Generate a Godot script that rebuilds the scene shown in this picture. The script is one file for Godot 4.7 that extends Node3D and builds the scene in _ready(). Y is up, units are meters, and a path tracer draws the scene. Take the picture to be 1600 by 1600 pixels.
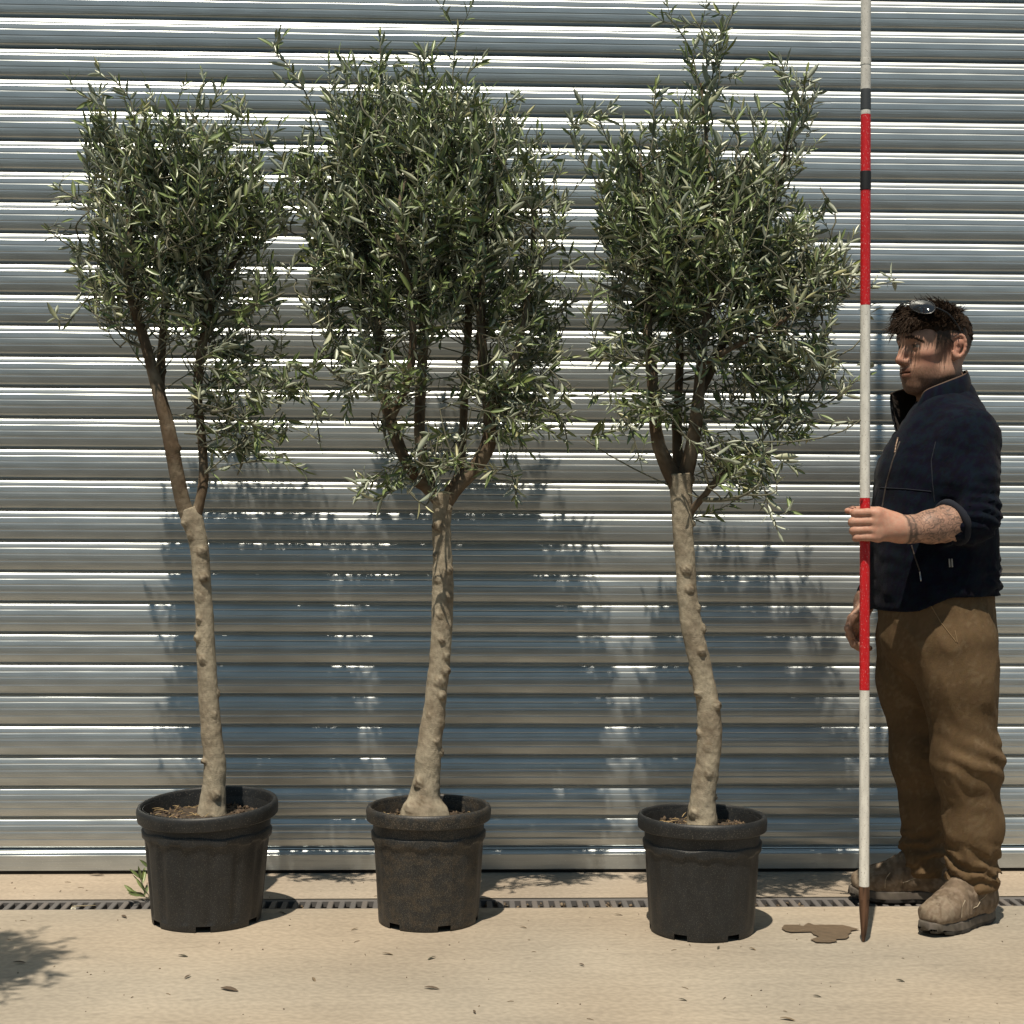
extends Node3D

# ---------------------------------------------------------------- camera model
const FOCAL := 2440.0
const EYE := Vector3(0.0, 1.12, 4.86)
var cam_basis := Basis(Vector3.UP, deg_to_rad(-2.0)) * Basis(Vector3.BACK, deg_to_rad(0.28))
const SUN_TRAVEL := Vector3(0.14, -1.0, -0.43)

var rng := RandomNumberGenerator.new()
var noise := FastNoiseLite.new()
var used := {}
var M := {}

func ray(px: float, py: float) -> Vector3:
	return cam_basis * Vector3((px - 800.0) / FOCAL, (800.0 - py) / FOCAL, -1.0)

# the point seen at a pixel of the photograph on the upright plane at distance z from the shutter
func W(px: float, py: float, z: float) -> Vector3:
	var r := ray(px, py)
	return EYE + r * ((z - EYE.z) / r.z)

# the point seen at a pixel on the ground
func G(px: float, py: float, h := 0.0) -> Vector3:
	var r := ray(px, py)
	return EYE + r * ((h - EYE.y) / r.y)

# ---------------------------------------------------------------- small helpers
func numbered(called: String) -> String:
	if not used.has(called):
		used[called] = 0
		return called
	used[called] += 1
	return "%s_%03d" % [called, used[called]]

func tag(o: Node, label: String, category: String, group := "", kind := "") -> void:
	if label != "": o.set_meta("label", label)
	if category != "": o.set_meta("category", category)
	if group != "": o.set_meta("group", group)
	if kind != "": o.set_meta("kind", kind)

func thing(called: String, label: String, category: String, at := Vector3.ZERO, group := "") -> Node3D:
	var o := Node3D.new()
	o.name = numbered(called)
	add_child(o)
	o.position = at
	tag(o, label, category, group)
	return o

func part(called: String, mesh: Mesh, m: Material, parent: Node, at := Vector3.ZERO) -> MeshInstance3D:
	var o := MeshInstance3D.new()
	o.name = called
	o.mesh = mesh
	o.material_override = m
	parent.add_child(o, true)
	o.position = at
	return o

func top(called: String, mesh: Mesh, m: Material, label: String, category: String, at := Vector3.ZERO, group := "") -> MeshInstance3D:
	var o := part(numbered(called), mesh, m, self, at)
	tag(o, label, category, group)
	return o

func struct(called: String, mesh: Mesh, m: Material, label := "", at := Vector3.ZERO) -> MeshInstance3D:
	var o := part(numbered(called), mesh, m, self, at)
	tag(o, label, "", "", "structure")
	return o

func lin(r: float, g: float, b: float) -> Color:
	return Color(r, g, b).linear_to_srgb()

func mat(c: Color, rough: float, metal := 0.0) -> StandardMaterial3D:
	var m := StandardMaterial3D.new()
	m.albedo_color = c.linear_to_srgb()
	m.roughness = rough
	m.metallic = metal
	return m

func vmat(rough: float, spec := 0.5) -> StandardMaterial3D:
	var m := StandardMaterial3D.new()
	m.vertex_color_use_as_albedo = true
	m.roughness = rough
	m.metallic_specular = spec
	return m

func n3(p: Vector3, f: float) -> float:
	return noise.get_noise_3d(p.x * f, p.y * f, p.z * f)

# arrays -> mesh; normals computed when not given
func build(V: PackedVector3Array, I: PackedInt32Array, N := PackedVector3Array(), C := PackedColorArray(), U := PackedVector2Array()) -> ArrayMesh:
	if N.is_empty():
		N.resize(V.size())
		for t in range(0, I.size(), 3):
			var n := (V[I[t + 2]] - V[I[t]]).cross(V[I[t + 1]] - V[I[t]])
			N[I[t]] += n
			N[I[t + 1]] += n
			N[I[t + 2]] += n
		for i in N.size():
			N[i] = N[i].normalized() if N[i].length_squared() > 1e-20 else Vector3.UP
	var a := []
	a.resize(Mesh.ARRAY_MAX)
	a[Mesh.ARRAY_VERTEX] = V
	a[Mesh.ARRAY_NORMAL] = N
	a[Mesh.ARRAY_INDEX] = I
	if not C.is_empty(): a[Mesh.ARRAY_COLOR] = C
	if not U.is_empty(): a[Mesh.ARRAY_TEX_UV] = U
	var m := ArrayMesh.new()
	m.add_surface_from_arrays(Mesh.PRIMITIVE_TRIANGLES, a)
	return m

# a box with chamfered edges, base centre at the origin of its own space
func bevel_box(s: Vector3, b: float, off := Vector3.ZERO) -> ArrayMesh:
	var st := SurfaceTool.new()
	st.begin(Mesh.PRIMITIVE_TRIANGLES)
	st.set_smooth_group(-1)
	var h := s * 0.5
	var ax := [Vector3.RIGHT, Vector3.UP, Vector3.BACK]
	var quad := func(p: Array, n: Vector3):
		var c: Vector3 = (p[1] - p[0]).cross(p[2] - p[0])
		var o: Array = [0, 1, 2, 0, 2, 3] if c.dot(n) < 0 else [0, 2, 1, 0, 3, 2]
		for k in o: st.add_vertex(p[k] + off)
	for i in 3:
		var u: Vector3 = ax[(i + 1) % 3]
		var v: Vector3 = ax[(i + 2) % 3]
		var hu: float = h[(i + 1) % 3]
		var hv: float = h[(i + 2) % 3]
		for sg in [-1.0, 1.0]:
			var c: Vector3 = ax[i] * h[i] * sg
			quad.call([c - u * (hu - b) - v * (hv - b), c + u * (hu - b) - v * (hv - b), c + u * (hu - b) + v * (hv - b), c - u * (hu - b) + v * (hv - b)], ax[i] * sg)
		for su in [-1.0, 1.0]:
			for sv in [-1.0, 1.0]:
				var e: Vector3 = ax[i] * (h[i] - b)
				var p0: Vector3 = u * hu * su + v * (hv - b) * sv
				var p1: Vector3 = u * (hu - b) * su + v * hv * sv
				quad.call([p0 - e, p0 + e, p1 + e, p1 - e], u * su + v * sv)
	st.generate_normals()
	return st.commit()

func smooth_path(pts: Array, step: float) -> Array:
	# Catmull-Rom through [position, radius] pairs
	var out := []
	for i in pts.size() - 1:
		var p0 = pts[max(i - 1, 0)]
		var p1 = pts[i]
		var p2 = pts[i + 1]
		var p3 = pts[min(i + 2, pts.size() - 1)]
		var n: int = max(1, int(ceil(p1[0].distance_to(p2[0]) / step)))
		for k in n:
			var t := float(k) / n
			out.append([p1[0].cubic_interpolate(p2[0], p0[0], p3[0], t), lerpf(p1[1], p2[1], t)])
	out.append(pts[-1])
	return out

# swept tube appended to arrays
func add_tube(V: PackedVector3Array, I: PackedInt32Array, path: Array, segs: int, cap := true) -> void:
	var b := V.size()
	var up := Vector3(0.13, 0.21, 0.97)
	var n := path.size()
	for i in n:
		var t: Vector3 = (path[min(i + 1, n - 1)][0] - path[max(i - 1, 0)][0]).normalized()
		var u := t.cross(up).normalized()
		if u.length_squared() < 0.1: u = t.cross(Vector3.RIGHT).normalized()
		var v := u.cross(t)
		for k in segs:
			var a := TAU * k / segs
			V.append(path[i][0] + (u * cos(a) + v * sin(a)) * path[i][1])
	for i in n - 1:
		for k in segs:
			var q0 := b + i * segs + k
			var q1 := b + i * segs + (k + 1) % segs
			I.append_array([q0, q0 + segs, q1, q1, q0 + segs, q1 + segs])
	if cap:
		for e in [0, n - 1]:
			var c := V.size()
			V.append(path[e][0])
			for k in segs:
				var q0: int = b + e * segs + k
				var q1: int = b + e * segs + (k + 1) % segs
				if e == 0: I.append_array([c, q0, q1])
				else: I.append_array([c, q1, q0])

func tube(path: Array, segs: int) -> ArrayMesh:
	var V := PackedVector3Array()
	var I := PackedInt32Array()
	add_tube(V, I, path, segs)
	return build(V, I)

func gray_image(w: int, h: int, f: Callable) -> Image:
	var d := PackedByteArray()
	d.resize(w * h * 3)
	for y in h:
		for x in w:
			var c: Color = f.call(x, y)
			var o := (y * w + x) * 3
			d[o] = int(clampf(c.r, 0, 1) * 255.0)
			d[o + 1] = int(clampf(c.g, 0, 1) * 255.0)
			d[o + 2] = int(clampf(c.b, 0, 1) * 255.0)
	return Image.create_from_data(w, h, false, Image.FORMAT_RGB8, d)

# tiling noise of w x h cells' detail, stretched to a square
func seamless(w: int, h: int, cells: float, side: int) -> PackedByteArray:
	var f := FastNoiseLite.new()
	f.seed = int(cells * 13.0) + w
	f.noise_type = FastNoiseLite.TYPE_SIMPLEX_SMOOTH
	f.fractal_type = FastNoiseLite.FRACTAL_NONE
	f.frequency = cells / h
	var im := f.get_seamless_image(w, h, false, false, 0.15, true)
	im.convert(Image.FORMAT_L8)
	im.resize(side, side, Image.INTERPOLATE_CUBIC)
	return im.get_data()

func tex(im: Image) -> ImageTexture:
	im.generate_mipmaps()
	return ImageTexture.create_from_image(im)

# ---------------------------------------------------------------- distance fields and surface nets
class Field:
	var a := PackedVector3Array()
	var b := PackedVector3Array()
	var ra := PackedFloat32Array()
	var dr := PackedFloat32Array()
	var il := PackedFloat32Array()
	var kind := PackedByteArray()
	var k := 0.03
	var margin := 0.0
	var tweak = null
	var extras := []
	func cone(p: Vector3, q: Vector3, r0: float, r1: float) -> void:
		a.append(p); b.append(q - p); ra.append(r0); dr.append(r1 - r0)
		il.append(1.0 / maxf((q - p).length_squared(), 1e-8)); kind.append(0)
	func chain(pts: Array) -> void:
		for i in pts.size() - 1: cone(pts[i][0], pts[i + 1][0], pts[i][1], pts[i + 1][1])
	func ball(p: Vector3, r: float) -> void:
		cone(p, p + Vector3(0, 0.0005, 0), r, r)
	func ell(c: Vector3, r: Vector3) -> void:
		a.append(c); b.append(r); ra.append(0); dr.append(0); il.append(0); kind.append(1)
	func one(i: int, p: Vector3) -> float:
		var q := p - a[i]
		if kind[i] == 0:
			var t := clampf(q.dot(b[i]) * il[i], 0.0, 1.0)
			return (q - b[i] * t).length() - ra[i] - dr[i] * t
		var r := b[i]
		var s := q / r
		var k0 := s.length()
		var k1 := (s / r).length()
		return k0 * (k0 - 1.0) / maxf(k1, 1e-6) if k0 > 1e-4 else -minf(r.x, minf(r.y, r.z))
	func at(p: Vector3, act: PackedInt32Array) -> float:
		var d := 1e3
		for i in act:
			var e := one(i, p)
			var h := maxf(k - absf(d - e), 0.0) / k
			d = minf(d, e) - h * h * k * 0.25
		return d if tweak == null else tweak.call(p, d)
	func all() -> PackedInt32Array:
		var r := PackedInt32Array()
		for i in a.size(): r.append(i)
		return r
	func full(p: Vector3) -> float:
		return at(p, all())

# first point of a field met by the ray of a pixel
func hit(f: Field, px: float, py: float, near := 3.2) -> Vector3:
	var r := ray(px, py).normalized()
	var act := f.all()
	var t := near
	for i in 80:
		var d := f.at(EYE + r * t, act)
		if d < 0.0004: break
		t += d * 0.7
	return EYE + r * t

var NV: PackedVector3Array
var NI: PackedInt32Array
var NC: PackedColorArray

func net_begin() -> void:
	NV = PackedVector3Array(); NI = PackedInt32Array(); NC = PackedColorArray()

func net(f: Field, lo: Vector3, hi: Vector3, cell: float, xf: Transform3D, colour: Callable) -> void:
	const B := 4
	var bx := int(ceil((hi.x - lo.x) / cell / B))
	var by := int(ceil((hi.y - lo.y) / cell / B))
	var bz := int(ceil((hi.z - lo.z) / cell / B))
	var nx := bx * B
	var ny := by * B
	var nz := bz * B
	var sx := nx + 1
	var sxy := sx * (ny + 1)
	var val := PackedFloat32Array()
	val.resize(sxy * (nz + 1))
	val.fill(1e6)
	var vid := PackedInt32Array()
	vid.resize(val.size())
	vid.fill(-1)
	var half := cell * B * 0.5
	var diag := half * 1.7321
	var everyone := f.all()
	var blocks := PackedInt32Array()
	for kz in bz:
		for ky in by:
			for kx in bx:
				var c := lo + Vector3(kx * B, ky * B, kz * B) * cell + Vector3.ONE * half
				var d := 1e3
				var ds := PackedFloat32Array()
				for i in everyone:
					var e := f.one(i, c)
					ds.append(e)
					var h := maxf(f.k - absf(d - e), 0.0) / f.k
					d = minf(d, e) - h * h * f.k * 0.25
				if absf(d) > diag * 1.1 + f.margin:
					var near := false
					for ex in f.extras:
						if absf(ex.full(c)) < diag * 1.1 + 0.004: near = true
					if not near: continue
				var act := PackedInt32Array()
				for i in everyone:
					if ds[i] < d + 2.0 * diag + f.k * 1.5: act.append(i)
				blocks.append_array([kx * B, ky * B, kz * B])
				for z in range(kz * B, kz * B + B + 1):
					for y in range(ky * B, ky * B + B + 1):
						for x in range(kx * B, kx * B + B + 1):
							var id := z * sxy + y * sx + x
							if val[id] > 1e5: val[id] = f.at(lo + Vector3(x, y, z) * cell, act)
	var off := PackedInt32Array([0, 1, sx, sx + 1, sxy, sxy + 1, sxy + sx, sxy + sx + 1])
	var ea := PackedInt32Array([0, 2, 4, 6, 0, 1, 4, 5, 0, 1, 2, 3])
	var eb := PackedInt32Array([1, 3, 5, 7, 2, 3, 6, 7, 4, 5, 6, 7])
	var cells := PackedInt32Array()
	for q in range(0, blocks.size(), 3):
		for z in range(blocks[q + 2], blocks[q + 2] + B):
			for y in range(blocks[q + 1], blocks[q + 1] + B):
				for x in range(blocks[q], blocks[q] + B):
					var id := z * sxy + y * sx + x
					var v0 := val[id]
					var m := 0
					var s0 := v0 < 0.0
					for c in range(1, 8):
						if (val[id + off[c]] < 0.0) != s0:
							m = 1
							break
					if m == 0: continue
					var sum := Vector3.ZERO
					var cnt := 0
					for e in 12:
						var va := val[id + off[ea[e]]]
						var vb := val[id + off[eb[e]]]
						if (va < 0.0) == (vb < 0.0): continue
						var t := va / (va - vb)
						var ca := ea[e]
						var cb := eb[e]
						sum += Vector3(ca & 1, (ca >> 1) & 1, ca >> 2).lerp(Vector3(cb & 1, (cb >> 1) & 1, cb >> 2), t)
						cnt += 1
					var p := lo + (Vector3(x, y, z) + sum / cnt) * cell
					vid[id] = NV.size()
					NV.append(xf * p)
					NC.append(colour.call(p))
					cells.append(id)
	for id in cells:
		var s0 := val[id] < 0.0
		# edges leaving the low corner of the cell
		for e in 3:
			var st: int = [1, sx, sxy][e]
			if id + st >= val.size() or val[id + st] > 1e5: continue
			if (val[id + st] < 0.0) == s0: continue
			var u: int = [sx, sxy, 1][e]
			var w: int = [sxy, 1, sx][e]
			var c0 := id - u - w
			var c1 := id - w
			var c3 := id - u
			if c0 < 0 or vid[c0] < 0 or vid[c1] < 0 or vid[c3] < 0: continue
			var a := vid[c0]; var b := vid[c1]; var c := vid[id]; var d := vid[c3]
			if s0: NI.append_array([a, c, b, a, d, c])
			else: NI.append_array([a, b, c, a, c, d])

func net_mesh() -> ArrayMesh:
	return build(NV, NI, PackedVector3Array(), NC)

# ---------------------------------------------------------------- main
func _ready() -> void:
	rng.seed = 77
	noise.seed = 5
	noise.frequency = 1.0
	noise.noise_type = FastNoiseLite.TYPE_SIMPLEX_SMOOTH
	noise.fractal_type = FastNoiseLite.FRACTAL_NONE
	var cam := Camera3D.new()
	cam.name = "camera"
	add_child(cam)
	cam.transform = Transform3D(cam_basis, EYE)
	cam.fov = rad_to_deg(2.0 * atan(800.0 / FOCAL))
	cam.far = 400.0
	cam.current = true
	var env := Environment.new()
	env.background_mode = Environment.BG_SKY
	var sky := Sky.new()
	var sm := ProceduralSkyMaterial.new()
	sm.sky_top_color = Color(0.42, 0.53, 0.61)
	sm.sky_horizon_color = Color(0.70, 0.78, 0.81)
	sm.sky_curve = 0.16
	sm.ground_bottom_color = Color(0.2, 0.19, 0.17)
	sm.ground_horizon_color = Color(0.5, 0.52, 0.52)
	sm.sun_angle_max = 12.0
	sky.sky_material = sm
	env.sky = sky
	env.background_energy_multiplier = 0.82
	env.tonemap_mode = Environment.TONE_MAPPER_LINEAR
	env.tonemap_exposure = 1.02
	env.sdfgi_enabled = true
	env.ssao_enabled = true
	env.ssil_enabled = true
	var we := WorldEnvironment.new()
	we.name = "world_environment"
	we.environment = env
	add_child(we)
	var sun := DirectionalLight3D.new()
	sun.name = "sun"
	sun.light_color = Color(1.0, 0.955, 0.88)
	sun.light_energy = 1.6
	sun.light_angular_distance = 0.53
	sun.shadow_enabled = true
	add_child(sun)
	sun.look_at_from_position(Vector3.ZERO, SUN_TRAVEL, Vector3.BACK)
	materials()
	setting()
	shutter()
	drain()
	pots_and_trees()
	surveying_pole()
	person()
	litter()

func materials() -> void:
	# brushed aluminium
	var streak := func(x: int, y: int) -> Color:
		var s := noise.get_noise_2d(x * 0.012, y * 0.9) * 0.5 + noise.get_noise_2d(x * 0.004 + 40.0, y * 0.23) * 0.5
		var b := noise.get_noise_2d(x * 0.02 + 90, y * 0.02)
		var v := 0.82 + s * 0.035 + b * 0.03
		if noise.get_noise_2d(x * 0.31 + 300, y * 0.31) > 0.83: v += 0.09
		return Color(v * 0.985, v, v * 1.0)
	var rough := func(x: int, y: int) -> Color:
		var s := noise.get_noise_2d(x * 0.01 + 11, y * 0.8 + 7) * 0.6 + noise.get_noise_2d(x * 0.03 + 70, y * 0.03) * 0.4
		var v := 0.85 + s * 0.1
		return Color(v, v, v)
	var bump := func(x: int, y: int) -> Color:
		var v := 0.5 + noise.get_noise_2d(x * 0.006 + 200, y * 0.55) * 0.3 + noise.get_noise_2d(x * 0.011, y * 0.13) * 0.2
		return Color(v, v, v)
	var at := tex(gray_image(512, 256, streak))
	var rt := tex(gray_image(512, 256, rough))
	var nim := gray_image(512, 256, bump)
	nim.bump_map_to_normal_map(2.0)
	var nt := tex(nim)
	for i in 3:
		var m := mat(Color([0.84, 0.80, 0.82][i], [0.86, 0.825, 0.835][i], [0.86, 0.835, 0.83][i]), [0.40, 0.43, 0.42][i], 0.76)
		m.anisotropy_enabled = true
		m.anisotropy = 0.75
		m.albedo_texture = at
		m.roughness_texture = rt
		m.normal_enabled = true
		m.normal_texture = nt
		m.normal_scale = 0.16
		m.uv1_offset = Vector3(0.17 * i, 0.31 * i, 0)
		M["slat%d" % i] = m
	# concrete
	var L := []
	for q in [[512, 384, 3.0], [512, 512, 9.0], [96, 1024, 60.0], [1024, 1024, 150.0], [256, 256, 4.0], [700, 1024, 190.0], [256, 512, 60.0]]:
		L.append(seamless(q[0], q[1], q[2], 1024))
	var cd := PackedByteArray()
	cd.resize(1024 * 1024 * 3)
	var hd := PackedByteArray()
	hd.resize(1024 * 1024)
	for i in 1024 * 1024:
		var v: float = 0.86 + (L[0][i] - 128) * 0.0003 + (L[1][i] - 128) * 0.0002 + (L[2][i] - 128) * 0.00014 + (L[3][i] - 128) * 0.0003
		var warm: float = (L[4][i] - 128) * 0.0001
		if L[5][i] > 246: v *= 0.85
		if L[6][i] > 222: v *= 0.96
		cd[i * 3] = int((v + warm) * 255.0)
		cd[i * 3 + 1] = int(v * 255.0)
		cd[i * 3 + 2] = int((v - warm) * 255.0)
		hd[i] = int(128 + (L[2][i] - 128) * 0.2 + (L[3][i] - 128) * 0.5)
	var ct := tex(Image.create_from_data(1024, 1024, false, Image.FORMAT_RGB8, cd))
	var him := Image.create_from_data(1024, 1024, false, Image.FORMAT_L8, hd)
	him.convert(Image.FORMAT_RGB8)
	him.bump_map_to_normal_map(2.0)
	var ht := tex(him)
	for q in [["concrete", Color(0.475, 0.405, 0.315)], ["threshold", Color(0.49, 0.41, 0.32)], ["dark_concrete", Color(0.19, 0.135, 0.085)], ["yard", Color(0.05, 0.05, 0.045)]]:
		var m := mat(q[1], 0.5 if q[0] == "dark_concrete" else 0.88)
		m.albedo_texture = ct
		m.normal_enabled = true
		m.normal_texture = ht
		m.normal_scale = 0.5
		if q[0] == "threshold": m.uv1_offset = Vector3(0.37, 0.61, 0)
		M[q[0]] = m
	# black plastic, clean and soiled
	for q in [["plastic", 0.72, 0.70], ["plastic_soiled", 0.12, 0.55]]:
		var lo: float = q[1]
		var spk := func(x: int, y: int) -> Color:
			var base := 0.12 + noise.get_noise_2d(x * 0.02, y * 0.008) * 0.02
			var c := Color(base * 0.95, base, base * 1.05)
			var grime := noise.get_noise_2d(x * 0.013 + 20, y * 0.017 + 5) * 0.5 + noise.get_noise_2d(x * 0.06 + 90, y * 0.05) * 0.4 + noise.get_noise_2d(x * 0.4, y * 0.4 + 70) * 0.35
			if grime > lo - 0.35: c = c.lerp(Color(0.27, 0.225, 0.17), clampf((grime - lo + 0.35) * 1.1, 0, 0.6))
			if noise.get_noise_2d(x * 0.33 + 500, y * 0.33) > q[2]: c = c.lerp(Color(0.55, 0.52, 0.47), 0.75)
			if noise.get_noise_2d(x * 0.16 + 800, y * 0.06) > 0.76: c = c.lerp(Color(0.36, 0.34, 0.3), 0.4)
			return c
		var m := mat(Color(1, 1, 1), 0.52)
		m.albedo_texture = tex(gray_image(512, 512, spk))
		m.uv1_scale = Vector3(2, 1, 1)
		M[q[0]] = m
	M.soil = vmat(0.95)
	M.straw = vmat(0.8)
	M.bark = vmat(0.85, 0.3)
	var bim := func(x: int, y: int) -> Color:
		var v := 0.5 + noise.get_noise_2d(x * 0.12, y * 0.05) * 0.3 + noise.get_noise_2d(x * 0.4 + 20, y * 0.3) * 0.2
		return Color(v, v, v)
	var bn := gray_image(256, 256, bim)
	bn.bump_map_to_normal_map(4.0)
	M.bark.normal_enabled = true
	M.bark.normal_texture = tex(bn)
	M.bark.normal_scale = 0.6
	M.bark.uv1_triplanar = true
	M.bark.uv1_scale = Vector3(4, 4, 4)
	for i in 4:
		var m := vmat(0.33, 0.6)
		m.albedo_color = lin([1.0, 0.85, 1.15, 1.0][i], [1.0, 0.88, 1.1, 0.98][i], [1.0, 0.9, 1.0, 0.8][i])
		m.backlight = Color(0.5, 0.55, 0.2)
		M["leaf%d" % i] = m
	M.twig = mat(Color(0.15, 0.145, 0.10), 0.8)
	M.skin = vmat(0.55, 0.4)
	M.skin.subsurf_scatter_enabled = true
	M.skin.subsurf_scatter_strength = 0.06
	M.hair = mat(Color(0.030, 0.018, 0.011), 0.6)
	M.hair.metallic_specular = 0.25
	var knit := func(x: int, y: int) -> Color:
		var v := 0.5 + noise.get_noise_2d(x * 0.5, y * 0.5) * 0.35 + noise.get_noise_2d(x * 0.09 + 50, y * 0.09) * 0.15
		return Color(v, v, v)
	var kn := gray_image(256, 256, knit)
	kn.bump_map_to_normal_map(3.0)
	M.fleece = vmat(0.95, 0.2)
	M.fleece.rim_enabled = true
	M.fleece.rim = 0.08
	M.cloth = vmat(0.9, 0.25)
	M.boot = vmat(0.85, 0.3)
	for q in ["fleece", "cloth", "boot"]:
		M[q].normal_enabled = true
		M[q].normal_texture = tex(kn)
		M[q].normal_scale = 0.5
		M[q].uv1_triplanar = true
		M[q].uv1_scale = Vector3(6, 6, 6)

# ---------------------------------------------------------------- ground, wall, yard
func sheet(x0: float, x1: float, z0: float, z1: float, y: float, tile: float) -> ArrayMesh:
	var V := PackedVector3Array([Vector3(x0, y, z0), Vector3(x1, y, z0), Vector3(x1, y, z1), Vector3(x0, y, z1)])
	var U := PackedVector2Array()
	for v in V: U.append(Vector2(v.x, v.z) / tile)
	return build(V, PackedInt32Array([0, 1, 2, 0, 2, 3]), PackedVector3Array([Vector3.UP, Vector3.UP, Vector3.UP, Vector3.UP]), PackedColorArray(), U)

const DRAIN_BACK := 0.331
const DRAIN_FRONT := 0.446

func setting() -> void:
	struct("concrete_apron", sheet(-9, 9, DRAIN_FRONT, 1.9, 0.0, 3.1), M.concrete, "beige brushed concrete apron in front of the drain")
	struct("threshold_slab", sheet(-9, 9, -0.12, DRAIN_BACK, 0.0, 2.7), M.threshold, "strip of beige concrete between drain and shutter")
	struct("ground", sheet(-80, 80, 1.9, 90, -0.004, 5.0), M.yard, "dark gravel yard surface")
	struct("ground_beyond", sheet(-80, 80, -90, -0.12, -0.006, 5.0), M.yard, "dark ground under and behind the building")
	# building round the shutter, outside the picture
	var wall := thing("warehouse_wall", "pale grey metal clad wall framing the roller shutter", "wall")
	var wm := mat(Color(0.42, 0.43, 0.43), 0.5)
	for i in 10:
		part("cladding_panel", bevel_box(Vector3(0.995, 6.0, 0.1), 0.01), wm, wall, Vector3(-3.31 - 1.0 * i - 0.5, 3.0, -0.02))
		part("cladding_panel", bevel_box(Vector3(0.995, 6.0, 0.1), 0.01), wm, wall, Vector3(3.61 + 1.0 * i + 0.5, 3.0, -0.02))
	for i in 7:
		part("cladding_panel", bevel_box(Vector3(0.984, 1.9, 0.1), 0.01), wm, wall, Vector3(-3.3 + 0.9885 * i + 0.4943, 5.05, -0.02))
	part("roof_slab", bevel_box(Vector3(27, 0.2, 12), 0.02), wm, wall, Vector3(0.15, 6.1, -6.1))
	# clipped hedge across the yard, which the metal mirrors as a dark band
	for h in 5:
		hedge(h)

func hedge(h: int) -> void:
	var w := 6.0
	var at := Vector3(-13.0 + h * 6.2, 0, 13.5 + 0.4 * (h % 2))
	var tall: float = [2.6, 2.9, 2.5, 2.8, 2.7][h]
	var o := thing("hedge", ["dark clipped evergreen hedge across the yard, first of its row", "dark clipped evergreen hedge across the yard, tallest of its row", "dark clipped evergreen hedge across the yard, lowest of its row", "dark clipped evergreen hedge across the yard, fourth of its row", "dark clipped evergreen hedge across the yard, last of its row"][h], "hedge", at, "hedges across the yard")
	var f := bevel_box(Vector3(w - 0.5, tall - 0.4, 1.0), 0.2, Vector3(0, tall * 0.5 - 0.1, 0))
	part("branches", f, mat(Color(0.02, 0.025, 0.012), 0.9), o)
	var mm := MultiMesh.new()
	mm.transform_format = MultiMesh.TRANSFORM_3D
	mm.use_colors = true
	mm.mesh = leaf_mesh(0.15, 1.0)
	mm.instance_count = 2600
	for i in mm.instance_count:
		var p := Vector3(rng.randf_range(-w * 0.5, w * 0.5), rng.randf_range(0.05, tall), rng.randf_range(-0.65, 0.65))
		if rng.randf() < 0.6: p.z = -0.6 + rng.randf_range(-0.1, 0.1)
		elif rng.randf() < 0.5: p.y = tall + rng.randf_range(-0.12, 0.05)
		var b := Basis(Vector3(rng.randfn(), rng.randfn(), rng.randfn()).normalized(), rng.randf() * TAU)
		mm.set_instance_transform(i, Transform3D(b * Basis.from_scale(Vector3(0.07, 0.16, 0.16)), p))
		var t := rng.randf_range(0.4, 0.8)
		mm.set_instance_color(i, Color(t, t, t))
	var mi := MultiMeshInstance3D.new()
	mi.name = "foliage"
	mi.multimesh = mm
	mi.material_override = M.leaf0
	o.add_child(mi)
	mi.set_meta("kind", "stuff")

# ---------------------------------------------------------------- roller shutter
const PITCH := 0.09491
const LOW := 0.0750

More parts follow.
